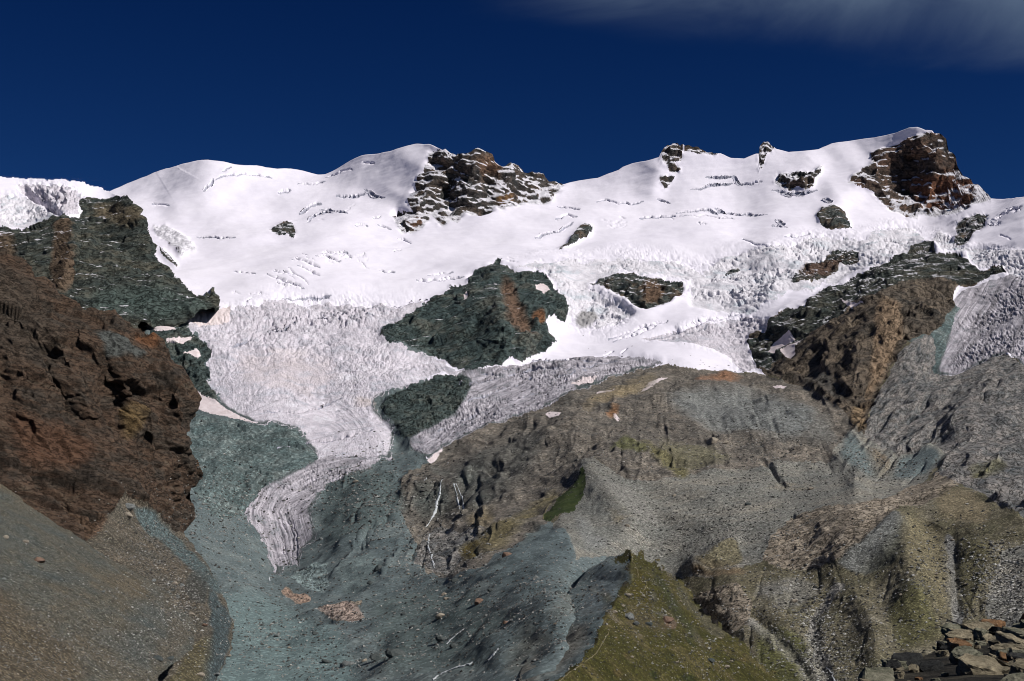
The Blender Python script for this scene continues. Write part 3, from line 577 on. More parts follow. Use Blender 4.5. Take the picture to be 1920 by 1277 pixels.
def snow_poly(name, label, p): return R(name, label, 'snow patch', 'patch_snow', p, jag=1.5)
base_regions = [
 R('snowfield','broad white snowfield and domed snow summits under the dark blue sky','snowfield','snow',[(-240,200),(2160,200),(2160,1340),(-240,1340)],[ground_noise(520,26,2,0.4),ground_noise(200,6,4,0.42),lambda P, F: 1.6 * fbm(frame(P, 7, (3.5, 1, 0.55)), 55, 3)]),
 R('valley_floor','teal grey debris floor of the valley below the glacier snout','valley','teal_debris',valley,[ground_noise(130,9,3,0.5),ground_noise(40,3,2,0.5),ground_noise(20,1.0,2,0.6)],soft=5),
 R('meadow_slope','stony brown green meadow slopes round the small pyramid hill','hillside','meadow',[[(1640,690),(1690,600),(1760,560),(1800,560),(1765,715),(1640,830)],[(800,870),(830,838),(1000,768),(1200,698),(1290,690),(1420,700),(1640,690),(1740,712),(1800,705),(1890,668),(2160,735),(2160,1340),(1150,1340),(1140,1045),(1080,1000)],[(1180,1035),(1330,1075),(1430,1050),(1600,1040),(1690,955),(1760,905),(1930,900),(2160,900),(2160,1340),(1150,1340)]],[ground_noise(45,2.6,3,0.5)],soft=5),
 R('icefall','wide crevassed icefall of pinkish white ice between dark rocks','glacier','ice',ice_main,[ice_noise(40,8,18,6,0.1,0.75),ground_noise(170,20,3)],dirt=8,dirt_from=690,fade=lambda U, V: 0.38 + 0.62 * np.clip((705 - V) / 90, 0, 1),soft=14,jag=9),
 R('glacier_tongue','narrow S shaped grey white glacier tongue ending above the valley floor','glacier','dirty_ice',tongue,[ice_noise(24,3.5,12,5,0.0,0.35),ground_noise(60,4,3)],soft=5,jag=7,dirt=11),
 R('lower_glacier','grey crevassed glacier arm running down beside the brown hillside','glacier','dirty_ice',ice_lower,[ice_noise(28,5,12,5,0.15,0.5),ground_noise(80,6,3)],dirt=6,soft=4),
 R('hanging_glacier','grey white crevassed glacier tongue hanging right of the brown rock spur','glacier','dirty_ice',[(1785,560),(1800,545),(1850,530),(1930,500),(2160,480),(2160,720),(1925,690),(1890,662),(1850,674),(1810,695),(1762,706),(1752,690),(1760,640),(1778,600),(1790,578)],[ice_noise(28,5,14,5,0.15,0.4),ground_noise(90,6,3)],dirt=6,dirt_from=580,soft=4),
 R('serac_band','broken band of pale seracs above the dark rock islands','icefall','seracs',[[(965,498),(1020,492),(1090,490),(1130,484),(1190,488),(1260,485),(1300,500),(1330,525),(1290,530),(1240,512),(1185,507),(1130,518),(1102,535),(1140,560),(1190,590),(1130,612),(1090,612),(1075,590),(1066,575),(1045,530),(1030,508)],[(1300,530),(1360,480),(1420,470),(1520,452),(1610,445),(1690,425),(1740,445),(1700,470),(1620,505),(1560,530),(1480,545),(1400,590),(1330,585),(1290,575)]],[ice_noise(36,10,16,7,0.1,0.8),ground_noise(120,16,3)],soft=12,jag=8),
 R('serac_band','rough serac belt behind the right end of the brown spur','icefall','seracs',[(1760,430),(1785,445),(1800,465),(1850,470),(1930,465),(2150,460),(2150,505),(1925,525),(1885,510),(1882,492),(1830,498),(1810,472),(1765,470),(1745,450)],[ice_noise(32,8,16,7,0.15,0.8),ground_noise(120,10,3)],soft=5),
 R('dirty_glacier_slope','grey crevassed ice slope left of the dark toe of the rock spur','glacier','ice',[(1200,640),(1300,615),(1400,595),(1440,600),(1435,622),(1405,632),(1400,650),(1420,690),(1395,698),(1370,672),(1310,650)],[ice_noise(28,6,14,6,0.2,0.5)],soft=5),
 R('moraine','teal strip of moraine along the left edge of the hanging glacier','moraine','far_debris',[(1700,640),(1745,612),(1770,575),(1798,575),(1775,640),(1757,690),(1755,716),(1738,704),(1728,670)],[ground_noise(40,4,5,0.55)],soft=3),
 R('rock_wall','teal rock wall with scraps of snow left of the icefall','rock wall','wall_rock',teal_wall,[rock_noise(70,12)]),
 R('moraine','dark teal moraine below the icefall left of the glacier tongue','moraine','far_debris',dark_moraine,[ground_noise(70,6,6,0.55),rock_noise(30,2.5)],soft=4),
 R('hillside','bare grey brown rocky hillside below the lower glacier','hillside','hill',hill,[rock_noise(90,7,-22,(1.9,1,1),4),ground_noise(160,12,3),ground_noise(40,2,3,0.5)],soft=4,ease=0),
 R('gravel_plain','pale grey gravel plain and fans on the shelf behind the grassy moraine','gravel','gravel',gravel,[ground_noise(70,2.6,3,0.45)],soft=6),
 R('rock_slabs','ice polished grey rock slabs below the hanging glacier','rock slabs','grey_slab',grey_slabs,[rock_noise(110,8,38,(2.6,1,0.8),5)],soft=3,ease=0),
 R('rock_bluff','dark broken bluff at the foot of the grey slabs','bluff','grey_slab',right_rock,[rock_noise(90,7,25,(1.6,1,0.9),4)],soft=3,ease=0),
 R('rock_slabs','pale tan whaleback slabs in front of the gravel plain','rock slabs','pale_slab',slabs,[rock_noise(60,5,25,(2.0,1,0.9),4)],soft=3,ease=0),
 R('rock_slabs','small pale slab outcrop beside the grassy ridge','rock slabs','pale_slab',slabs2,[rock_noise(40,3,-35,(1.8,1,0.8),4)],soft=3,ease=0),
 R('boulder_field','grey boulder field on the slope above the foreground rocks','boulder field','gravel',boulder_field,[ground_noise(14,1.2,2,0.6)],soft=3),
 R('rock_wedge','dark teal rock wedge between the icefall and the lower glacier','rock outcrop','wall_rock',wedge,[rock_noise(60,9,40,(1.4,1,1))]),
 R('nunatak','large green black rock island with a horn, rising from the ice','rock island','green_rock',nunatak,[rock_noise(110,17,28,(1.8,1,0.8))],flat=True,jag=5),
 R('summit_rock','snow streaked brown rock crest right of the rounded snow dome','rock peak','snowy_rock',summit_rock,[rock_noise(110,20,-10,(1.7,1,0.7))],flat=True),
 R('rock_peak','tall brown rock face of the snow capped summit','rock peak','summit_rock',peak_rock,[rock_noise(120,22,-14,(1.5,1,0.8))],flat=True),
 R('rock_island','oval rock island, dark shaded left and brown sunlit right, under the serac wall','rock island','outcrop_rock',island,[rock_noise(70,14)],flat=True),
 R('rock_island','slanting brown rock ledge below the serac wall','rock island','outcrop_rock',island2,[rock_noise(60,12)],flat=True),
 R('rock_outcrop','rounded grey outcrop below the left foot of the rock summit','rock outcrop','outcrop_rock',outcrop_a,[rock_noise(60,12)],flat=True),
 R('rock_outcrop','lone brown triangular outcrop in the middle of the snowfield','rock outcrop','outcrop_rock',outcrop_b,[rock_noise(50,9)],flat=True),
 R('rock_outcrop','slim tan slanting outcrop below the snow streaked crest','rock outcrop','outcrop_rock',outcrop_c,[rock_noise(50,10,40,(2,1,0.8))],flat=True),
 R('rock_outcrop','dark leaning outcrop in the snow right of the brown summit face','rock outcrop','outcrop_rock',outcrop_d,[rock_noise(60,12)],flat=True),
 R('rock_outcrop','snow speckled outcrop beside the dark cliff','rock outcrop','snowy_rock',outcrop_e,[rock_noise(50,10)],flat=True),
 R('rock_outcrop','snow plastered rocks in the steep slope under the ridge','rock outcrop','snowy_rock',outcrop_f,[rock_noise(50,16)],flat=True),
 R('rock_outcrop','thin dark sliver of rock along the edge of the snow beside the cliff','rock outcrop','outcrop_rock',[(297,460),(310,468),(332,490),(330,494),(312,481),(300,470)],[rock_noise(30,5)],flat=True,jag=1.5),
 R('rock_outcrop','small dark sliver of rock between the two serac walls','rock outcrop','outcrop_rock',[(1358,515),(1366,506),(1384,498),(1386,502),(1376,510)],[rock_noise(30,4)],flat=True,jag=1.2),
 R('rock_tower','square snow capped tower on the ridge','rock tower','snowy_rock',[(1237,285),(1241,262),(1265,258),(1280,268),(1277,300),(1262,305),(1275,312),(1276,318),(1265,321),(1255,318),(1252,308),(1242,300)],[rock_noise(45,16)],flat=True,jag=2),
 R('rock_outcrop','small snowy rocks on the slope under the square tower','rock outcrop','snowy_rock',[(1236,332),(1245,328),(1266,328),(1262,336),(1252,348),(1246,352),(1240,342)],[rock_noise(40,10)],flat=True,jag=2),
 R('rock_outcrop','low snow covered rocks along the ridge crest right of the tower','rock outcrop','snowy_rock',[(1282,284),(1284,268),(1318,270),(1348,284),(1345,292),(1322,290),(1300,287)],[rock_noise(40,10)],flat=True,jag=2),
 R('rock_tower','pointed snowy rock tooth on the ridge','rock tower','snowy_rock',[(1421,292),(1423,262),(1435,255),(1452,268),(1448,280),(1438,288),(1432,302),(1428,318),(1424,312)],[rock_noise(45,16)],flat=True,jag=2),
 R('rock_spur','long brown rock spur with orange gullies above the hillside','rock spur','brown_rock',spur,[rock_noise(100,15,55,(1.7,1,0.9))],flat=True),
 R('rock_flank','dark green shaded flank of the long brown spur','rock spur','dark_rock',spur_dark,[rock_noise(80,12,-30,(1.6,1,0.9))],flat=True),  # shade side of the spur, painted with a darker rock colour
 R('turf_patch','bright green turf patch on the small moraine crest','turf','turf',[(1098,888),(1103,900),(1095,930),(1080,955),(1050,965),(1020,978),(1018,965),(1040,935),(1065,910)],[ground_noise(20,1.2)],jag=5),
 R('grassy_knob','round dark knob with grass on top in the middle of the hillside','knoll','hill',[(1120,850),(1145,825),(1180,812),(1215,830),(1240,855),(1250,885),(1225,905),(1190,905),(1150,890)],[rock_noise(40,6)],soft=3,ease=0),
 R('rock_slab','smooth pale teal rock slab under the glacier snout','rock slabs','grey_slab',[(540,1085),(555,1068),(590,1058),(610,1055),(616,1095),(600,1110),(570,1100)],[rock_noise(40,3,60,(2.5,1,0.8))],jag=2),
 R('rock_slab','orange stained rock slab beside the valley floor pale slab','rock slabs','pale_slab',[(526,1105),(540,1103),(560,1115),(580,1122),(560,1130),(545,1126)],[rock_noise(30,2)],jag=1.5),
 R('rock_slab','banded pink and orange slab on the valley floor','rock slabs','pale_slab',[(590,1140),(620,1132),(655,1128),(678,1125),(678,1135),(660,1142),(684,1152),(655,1160),(625,1158),(605,1148)],[rock_noise(24,2.5)],jag=2.5),
 R('rock_slabs','grey brown slab with a waterfall on it','rock slabs','grey_slab',[(795,1000),(830,985),(860,1000),(890,985),(920,990),(915,1010),(870,1030),(855,1060),(835,1075),(800,1065),(775,1055)],[rock_noise(40,5)],soft=3,jag=4,ease=0),
 snow_poly('snow_patch','pointed grey pink snow patch on the teal wall',[(268,610),(278,607),(290,597),(305,604),(325,612),(330,618),(310,621),(292,620)]),
 snow_poly('snow_patch','long tongue of dirty snow ending behind the red cliff',[(366,733),(380,742),(400,748),(430,768),(470,788),(490,793),(460,789),(400,774),(366,764)]),
 snow_poly('snow_patch','ragged snow scrap beside the upper left edge of the icefall',[(348,595),(358,583),(385,585),(405,580),(430,575),(430,600),(395,608),(370,607)]),
 snow_poly('snow_patch','narrow snow scrap on the teal wall above the long dirty tongue',[(310,637),(335,632),(365,627),(352,640),(345,646),(325,641)]),
 snow_poly('snow_patch','tiny forked snow scrap on the teal wall',[(342,664),(358,656),(368,652),(376,664),(370,668),(355,664)]),
 snow_poly('snow_patch','white snow patch on the right shoulder of the green rock island',[(1002,535),(1020,532),(1033,545),(1020,550),(1005,545)]),
 snow_poly('snow_patch','thin upright snow patch on the left shoulder of the green rock island',[(873,543),(879,555),(868,565)]),
 snow_poly('snow_patch','long thin snow strip at the top of the brown hillside',[(1199,727),(1215,715),(1240,703),(1253,702),(1240,710),(1215,723)]),
 snow_poly('snow_patch','slim snow strip on the hillside edge beside the lower glacier',[(1115,736),(1135,730),(1152,725),(1145,733),(1125,737)]),
 snow_poly('snow_patch','oval pink snow patch on the brown hillside',[(1021,777),(1030,771),(1050,774),(1047,780),(1028,781)]),
 snow_poly('snow_patch','small curved snow patch under the orange rocks of the hillside',[(1150,770),(1154,777),(1161,782),(1158,786),(1150,780)]),
 snow_poly('snow_patch','flat snow patch under the left foot of the brown spur',[(1446,723),(1460,721),(1476,722),(1470,727),(1455,727)]),
 snow_poly('snow_patch','pink snow patch lying on the lower glacier',[(1070,718),(1090,708),(1122,705),(1110,715),(1085,723)]),
 snow_poly('snow_patch','snow patch on the saddle of the dark spur flank',[(1574,558),(1590,565),(1605,570),(1621,568),(1605,578),(1597,580)]),
 snow_poly('snow_patch','sloping snowfield at the toe of the spur',[(1440,660),(1450,640),(1480,620),(1488,634),(1470,645),(1450,660)]),
 snow_poly('snow_patch','broken thin snow strips below the toe of the spur',[(1464,660),(1480,645),(1510,630),(1490,645),(1490,665),(1480,675)]),
 snow_poly('snow_patch','white crumb of snow at the lower end of the lower glacier',[(800,862),(808,855),(830,835),(828,842),(815,858),(806,865)]),
]
stains = [
 # (polygon, colour, strength, softness)
 ([(930,520),(960,520),(1000,600),(1010,640),(960,620),(940,570)],(0.13,0.085,0.06),0.75,10),
 ([(995,590),(1018,585),(1025,610),(1005,615)],(0.17,0.085,0.045),0.9,5),
 ([(1200,515),(1240,525),(1250,550),(1225,575),(1205,560)],(0.125,0.082,0.056),0.85,8),  # sunlit right side of the oval island, painted brown
 ([(1700,330),(1790,320),(1840,350),(1845,378),(1760,405),(1720,400)],(0.16,0.075,0.045),0.8,12),
 ([(885,285),(930,290),(950,330),(900,340)],(0.14,0.085,0.055),0.7,10),
 ([(925,370),(955,362),(965,385),(940,392)],(0.17,0.10,0.05),0.9,5),
 ([(745,400),(790,400),(800,425),(770,438)],(0.13,0.075,0.05),0.8,6),
 ([(1490,500),(1600,475),(1560,515),(1500,528)],(0.10,0.065,0.05),0.8,8),
 ([(1640,560),(1690,560),(1700,620),(1660,690),(1640,740),(1622,800),(1610,790),(1630,700)],(0.21,0.150,0.100),0.8,8),
 ([(1590,770),(1625,740),(1625,810),(1600,800)],(0.23,0.165,0.10),0.85,6),
 ([(1440,700),(1560,690),(1600,760),(1560,755),(1500,720)],(0.06,0.058,0.055),0.6,10),
 ([(1290,700),(1360,690),(1400,705),(1350,715),(1300,712)],(0.20,0.105,0.06),0.9,6),
 ([(1180,700),(1240,690),(1240,720),(1170,750),(1060,780),(1090,750)],(0.20,0.16,0.10),0.6,10),
 ([(1130,765),(1160,755),(1165,775),(1140,785)],(0.22,0.115,0.06),0.8,6),
 ([(830,860),(1000,780),(1060,800),(1000,900),(900,1000),(830,960)],(0.075,0.082,0.078),0.5,18),
 ([(1200,720),(1400,720),(1560,770),(1500,840),(1300,800)],(0.15,0.155,0.15),0.7,18),
 ([(1480,770),(1560,770),(1600,840),(1500,850)],(0.10,0.11,0.11),0.5,12),
 ([(1220,800),(1330,830),(1400,870),(1280,890),(1240,850)],(0.135,0.125,0.085),0.7,12),
 ([(1125,845),(1180,812),(1220,830),(1225,850),(1170,850)],(0.088,0.088,0.045),0.8,6),
 ([(1190,810),(1240,830),(1310,900),(1270,900),(1225,860)],(0.105,0.095,0.045),0.8,8),
 ([(880,1000),(960,960),(1040,900),(1060,920),(1000,980),(900,1060)],(0.13,0.11,0.06),0.7,12),
 ([(860,1020),(920,1000),(900,1050),(860,1060)],(0.085,0.065,0.02),0.8,8),
 ([(870,960),(930,950),(930,990),(870,995)],(0.17,0.13,0.075),0.7,8),
 ([(720,820),(790,860),(800,900),(900,940),(940,900),(860,880),(800,850)],(0.075,0.105,0.105),0.5,12),
 ([(780,900),(850,900),(860,960),(800,980),(750,950)],(0.07,0.078,0.072),0.6,12),
 ([(1590,800),(1640,860),(1680,890),(1620,900),(1570,860)],(0.115,0.140,0.14),0.8,8),
 ([(1620,830),(1660,850),(1680,900),(1650,900)],(0.19,0.15,0.105),0.8,6),
 ([(1690,860),(1745,835),(1768,852),(1740,890),(1660,905)],(0.110,0.135,0.137),0.9,8),
 ([(1400,900),(1560,890),(1540,925),(1420,930)],(0.185,0.15,0.10),0.55,14),
 ([(1480,900),(1560,870),(1560,890),(1460,925)],(0.21,0.165,0.10),0.5,8),
 ([(1110,900),(1180,900),(1260,990),(1200,1010),(1120,960)],(0.185,0.18,0.165),0.6,12),
 ([(1100,925),(1150,960),(1180,1000),(1150,1000)],(0.16,0.135,0.085),0.7,8),
 ([(1070,960),(1100,965),(1160,1030),(1090,1040)],(0.16,0.165,0.16),0.6,8),
 ([(1000,985),(1060,985),(1080,1040),(1060,1090),(960,1110),(900,1090),(940,1050)],(0.098,0.124,0.130),0.8,8),
 ([(1050,1080),(1150,1050),(1170,1060),(1100,1170),(1000,1180)],(0.115,0.118,0.105),0.5,14),
 ([(980,1150),(1060,1180),(1000,1270),(900,1290)],(0.145,0.14,0.115),0.55,16),
 ([(680,1100),(830,1080),(1000,1150),(900,1260),(700,1280)],(0.095,0.122,0.12),0.6,18),
 ([(400,1090),(500,1110),(650,1180),(700,1330),(400,1330)],(0.125,0.17,0.172),0.7,18),
 ([(590,880),(740,870),(780,960),(700,1010),(600,1040)],(0.08,0.105,0.105),0.6,12),
 ([(1680,965),(1700,1000),(1620,1080),(1560,1070)],(0.125,0.128,0.122),0.85,6),
 ([(1690,970),(1760,985),(1790,1100),(1780,1180),(1700,1060)],(0.135,0.118,0.075),0.8,8),
 ([(1690,1000),(1700,1060),(1630,1080),(1600,1080)],(0.085,0.085,0.065),0.8,6),
 ([(1690,1090),(1740,1110),(1780,1200),(1680,1230),(1660,1150)],(0.085,0.080,0.040),0.7,12),
 ([(1790,1010),(1860,1010),(1850,1100),(1810,1160),(1795,1120)],(0.105,0.095,0.055),0.8,8),
 ([(1770,990),(1788,1005),(1795,1100),(1810,1180),(1785,1180),(1778,1080)],(0.14,0.14,0.14),0.95,4),
 ([(1300,1060),(1390,1060),(1420,1075),(1290,1085)],(0.17,0.125,0.08),0.7,6),
 ([(1300,1060),(1380,1015),(1400,1050),(1340,1070)],(0.145,0.13,0.085),0.8,5),
 ([(1440,1170),(1520,1200),(1560,1330),(1450,1330),(1410,1200)],(0.085,0.085,0.035),0.8,12),
 ([(1400,1150),(1440,1180),(1520,1240),(1560,1330),(1530,1330),(1490,1240),(1400,1170)],(0.20,0.19,0.17),0.9,4),
 ([(1570,1090),(1590,1100),(1530,1160),(1540,1210),(1570,1280),(1560,1330),(1530,1330),(1515,1200),(1510,1160)],(0.19,0.18,0.165),0.95,4),
 ([(1400,1090),(1500,1080),(1560,1100),(1480,1160),(1420,1130)],(0.15,0.145,0.13),0.6,10),
 ([(1750,915),(1800,905),(1870,945),(1850,990),(1760,975)],(0.155,0.13,0.085),0.7,10),
 ([(1800,880),(1880,850),(1900,880),(1840,900)],(0.11,0.105,0.055),0.6,8),
 ([(540,1085),(555,1066),(590,1056),(612,1053),(618,1097),(600,1112),(570,1102)],(0.20,0.25,0.25),0.95,3),
 ([(526,1103),(560,1113),(582,1122),(560,1132),(545,1128)],(0.42,0.29,0.22),0.95,2), ([(590,1142),(655,1124),(684,1152),(655,1162),(605,1150)],(0.36,0.28,0.24),0.85,3),
 ([(630,1060),(700,1030),(730,1060),(690,1110),(640,1110)],(0.135,0.17,0.17),0.7,6),
 ([(660,735),(730,745),(700,770),(650,765)],(0.50,0.40,0.36),0.5,8),
 ([(410,640),(560,640),(680,680),(600,760),(450,740)],(0.66,0.58,0.60),0.5,18),
 ([(1090,575),(1115,570),(1130,600),(1105,615),(1080,610)],(0.36,0.35,0.36),0.8,6),
 ([(0,0),(1,0),(0,1)],(0.1,0.1,0.1),0.0,4),
]
relief = [(nunatak,95,26),(summit_rock,70,16),(peak_rock,110,22),(island,60,14),(island2,55,10),(outcrop_a,60,10),(outcrop_b,40,7),(outcrop_c,30,7),(outcrop_d,60,10),(outcrop_f,14,7),(outcrop_e,24,7),(wedge,34,16),(slabs,16,22),(slabs2,10,12),(right_rock,30,18),
 ([(1120,850),(1145,825),(1180,812),(1215,830),(1240,855),(1250,885),(1225,905),(1190,905),(1150,890)],40,14),
 (spur,60,22), (tongue,22,10), (ice_main,30,30), (ice_lower,22,12)]
strokes = [   # (line, height, reach to the left, reach to the right, profile)
 # crests and shoulders in the snow
 ([(390,299),(380,340),(330,385),(290,400)],40,130,60,1.6), ([(800,276),(770,340),(740,400)],70,150,60,1.5),
 ([(470,312),(400,360),(350,390)],26,60,40,1.4), ([(1240,290),(1225,340),(1215,380)],30,60,40,1.4),
 ([(1540,272),(1500,330),(1490,360)],40,60,60,1.4), ([(1640,300),(1590,350),(1545,385)],50,110,50,1.4),
 ([(480,440),(560,415),(650,400)],-30,60,60,1.4), ([(430,470),(600,460),(760,460),(900,450)],-34,50,40,1.4),
 ([(420,540),(560,530),(700,520)],26,70,50,1.4), ([(700,545),(860,500),(1000,470)],22,50,40,1.4),
 # ridges and gullies of the rocks
 ([(935,486),(930,560),(950,640),(930,690)],60,60,36,1.2), ([(905,500),(880,560),(800,600),(740,640)],38,40,40,1.2),
 ([(1005,600),(985,640),(960,670)],34,30,26,1.2), ([(948,520),(945,560)],-46,14,14,1.0),
 ([(1762,248),(1755,300),(1740,380),(1740,405)],70,46,40,1.2), ([(1700,290),(1690,340),(1700,400)],-30,22,22,1.0),
 ([(1800,320),(1780,370),(1760,400)],34,30,40,1.2), ([(1650,290),(1640,340),(1690,390)],40,26,26,1.2),
 ([(897,282),(880,340),(870,400)],50,34,30,1.2), ([(965,306),(950,350),(940,385)],40,28,26,1.2), ([(830,300),(800,360),(760,430)],46,36,30,1.2),
 ([(850,320),(840,360),(850,410)],-34,16,16,1.0), ([(925,300),(915,350),(910,395)],-34,14,14,1.0),
 ([(1205,514),(1212,550),(1208,585)],46,40,24,1.2), ([(1735,452),(1690,500),(1640,560),(1580,600),(1500,660),(1440,690)],80,90,70,1.15),
 ([(1690,530),(1700,580),(1680,640),(1640,760)],-34,22,22,1.0), ([(1560,640),(1540,700)],40,30,30,1.2), ([(1600,610),(1610,680),(1590,760)],46,36,36,1.2),
 ([(1545,540),(1490,600),(1450,640)],60,40,36,1.2), ([(1755,640),(1700,740),(1640,830)],46,60,40,1.2),
 ([(1920,700),(1830,760),(1760,850)],50,60,70,1.2), ([(1740,760),(1760,800),(1765,850)],-40,26,26,1.0),
 ([(1290,690),(1180,740),(1020,830),(900,930)],36,90,110,1.4),
 # moraine crests and gullies lower down
 ([(1098,868),(1060,930),(1050,985),(1075,1040),(1120,1045)],26,60,70,1.1), ([(1710,945),(1685,968),(1640,1012),(1560,1068),(1520,1085)],6,60,50,-1.55),
 ([(1675,945),(1688,985),(1702,1050),(1722,1130),(1735,1180)],10,85,85,-1.55), ([(1685,962),(1760,985),(1790,1000)],9,30,40,1.1),
 ([(1785,990),(1790,1080),(1802,1190)],-3.5,22,22,-1.55), ([(1570,1090),(1520,1160),(1530,1220),(1565,1320)],-3.5,24,24,-1.55),
 ([(1400,1140),(1480,1220),(1560,1320)],-3,18,18,-1.55), ([(1280,1080),(1395,1008)],9,26,34,-1.55),
 ([(1080,845),(1098,870),(1135,930),(1185,1000),(1210,1030)],15,60,95,-1.55), ([(1190,905),(1340,935),(1460,915)],7,32,42,-1.55), ([(1220,960),(1330,985),(1430,960)],6,28,34,-1.55), ([(1300,880),(1400,862),(1500,880)],9,40,40,-1.55), ([(1560,840),(1610,880),(1600,940)],7,36,40,-1.55), ([(1820,980),(1850,1060),(1840,1180)],3.5,60,65,-1.55), ([(1490,1070),(1450,1130),(1490,1220)],3.5,50,50,-1.55), ([(1590,1090),(1640,1180),(1650,1300)],6,60,50,-1.55), ([(1420,858),(1475,914)],-6,9,8,-1.55), ([(1480,860),(1520,890)],-6,8,8,1.0),
 ([(705,745),(715,785),(745,830),(740,870)],-30,22,22,1.0), ([(596,858),(480,900),(455,960)],26,22,30,1.2),
 ([(530,800),(585,850)],20,18,24,1.2), ([(430,790),(410,860),(390,950)],20,26,26,1.2),
 ([(740,875),(680,930),(640,1000),(640,1060)],26,36,50,1.2), ([(840,900),(830,940),(845,1060)],-9,26,26,1.0),
 ([(620,1060),(700,1050),(760,1080)],18,30,30,1.2),
]
crev = [ # crevasses and bergschrund lips: short dark cuts in the snow
 [(1046,384),(1065,388),(1088,392)],[(1120,382),(1137,375),(1160,381),(1205,379)],[(1232,373),(1258,381)],[(1326,329),(1345,331),(1375,327)],[(1376,327),(1385,342),(1405,345),(1430,340)],[(1295,354),(1340,346),(1375,340)],
 [(1450,356),(1490,359),(1530,354)],[(1545,368),(1558,372)],[(405,335),(418,330),(440,326),(455,326),(482,330),(510,333)],[(415,320),(435,312)],[(383,354),(400,333)],[(560,347),(590,345),(608,342)],[(612,334),(635,327),(662,321)],[(682,308),(705,305)],[(630,366),(660,369),(685,360)],[(685,352),(705,366),(722,370)],[(522,362),(545,360)],
 [(560,395),(580,385),(600,380)],[(600,388),(630,390),(652,397)],[(575,420),(590,400),(620,390)],[(665,422),(690,424)],[(700,410),(715,408)],[(710,420),(730,430)],[(285,390),(320,389)],[(745,448),(770,458)],[(370,440),(440,447)],
 [(1200,409),(1250,407),(1290,405)],[(1270,400),(1300,393),(1330,390),(1345,400)],[(1340,394),(1360,396),(1395,397),(1410,402),(1438,402)],[(1340,386),(1356,395)],[(1290,405),(1330,404),(1350,410),(1372,408)],[(1310,424),(1325,428)],[(1042,410),(1065,403),(1082,409)],[(1002,443),(1050,428),(1075,415)],[(1390,455),(1420,462),(1460,470)],
 [(500,520),(540,540)],[(510,515),(550,520)],[(520,530),(570,545)],[(540,510),(580,540)],[(560,505),(600,520)],[(590,485),(640,490)],[(650,480),(660,486)],[(710,505),(740,510)],[(600,480),(650,478)],[(440,510),(480,520)],[(550,495),(600,505)],[(530,560),(620,555)],[(800,520),(850,512)],[(820,530),(870,520)],[(780,530),(830,528)],
 [(1140,635),(1200,620),(1255,610)],[(1150,640),(1230,620)],[(1220,640),(1320,608),(1390,590)],[(1240,640),(1330,612)],[(1000,670),(1100,676)],[(1040,672),(1160,678)],[(1165,668),(1178,655)],[(1130,668),(1150,658)],[(940,690),(1100,690)],[(900,700),(1000,705)],
 [(1450,420),(1478,425)],[(1455,410),(1470,416)],[(1470,445),(1520,440)],[(1860,420),(1900,400)],[(1870,410),(1920,395)],[(1850,430),(1880,420)],
 [(860,725),(1000,690),(1150,680)],[(880,750),(960,720),(1080,695)],[(820,810),(900,770),(1000,735)],[(520,840),(560,830),(640,822),(700,810)],[(500,770),(560,775),(640,745)],[(430,650),(560,600),(700,590)],
]
random.seed(51)
for k in range(110):       # runnels down the bare hill
    x, y = random.uniform(840, 1600), random.uniform(700, 850); dx = (x - 1230) / 520 + random.uniform(-0.2, 0.2); L = random.uniform(30, 90)
    if y < 860 - 0.5 * (x - 820) and x < 1200: continue
    strokes.append(([(x, y), (x + dx * L * 0.5 + random.uniform(-5, 5), y + 0.4 * L), (x + dx * L, y + 0.75 * L)], random.choice([-1, 1]) * random.uniform(0.8, 3.2), random.uniform(6, 16), random.uniform(5, 14), -2.0))
for k in range(40):       # runnels in the slopes round the snout and the step with the waterfalls
    x, y = random.uniform(640, 960), random.uniform(880, 1040); L = random.uniform(25, 70); dx = -0.6 + random.uniform(-0.3, 0.4)
    strokes.append(([(x, y), (x + dx * L * 0.5 + random.uniform(-4, 4), y + 0.5 * L), (x + dx * L, y + L)], random.choice([-1, 1]) * random.uniform(2, 5), random.uniform(6, 12), random.uniform(5, 10), -2.0))
for k in range(40):       # runnels of the meadow
    x, y = random.uniform(1300, 1900), random.uniform(1020, 1220); L = random.uniform(30, 80); dx = random.uniform(-0.7, 0.5)
    strokes.append(([(x, y), (x + dx * L * 0.5 + random.uniform(-4, 4), y + 0.5 * L), (x + dx * L, y + L)], random.choice([-1, 1]) * random.uniform(0.5, 1.6), random.uniform(5, 14), random.uniform(5, 10), -2.0))
for k in range(30):       # ribs of the grey slabs
    x, y = random.uniform(1640, 1900), random.uniform(680, 880); L = random.uniform(40, 110)
    strokes.append(([(x, y), (x - L * 0.45, y + L * 0.5 + random.uniform(-6, 6)), (x - L * 0.9, y + L)], random.choice([-1, 1]) * random.uniform(2, 6), random.uniform(6, 14), random.uniform(5, 9), -2.0))
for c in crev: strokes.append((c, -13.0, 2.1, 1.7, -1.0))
for k in range(80):      # finer cracks where the snow is broken
    cx, cy, w, h, n = random.choice([(560,520,90,38,5),(600,400,70,16,2),(1330,405,110,16,3),(1000,490,60,12,2),(650,485,90,14,2),(1150,420,40,10,2),(1880,420,50,30,2),(1250,490,120,14,2),(700,560,120,12,3),(470,560,60,14,2),(1650,430,60,10,2)])
    x, y = random.gauss(cx, w * 0.5), random.gauss(cy, h * 0.5); L = random.uniform(8, 26); a = math.radians(random.gauss(8, 16))
    strokes.append(([(x, y), (x + L * math.cos(a), y + L * math.sin(a))], -random.uniform(2, 5), 1.7, 1.3, -1.0))
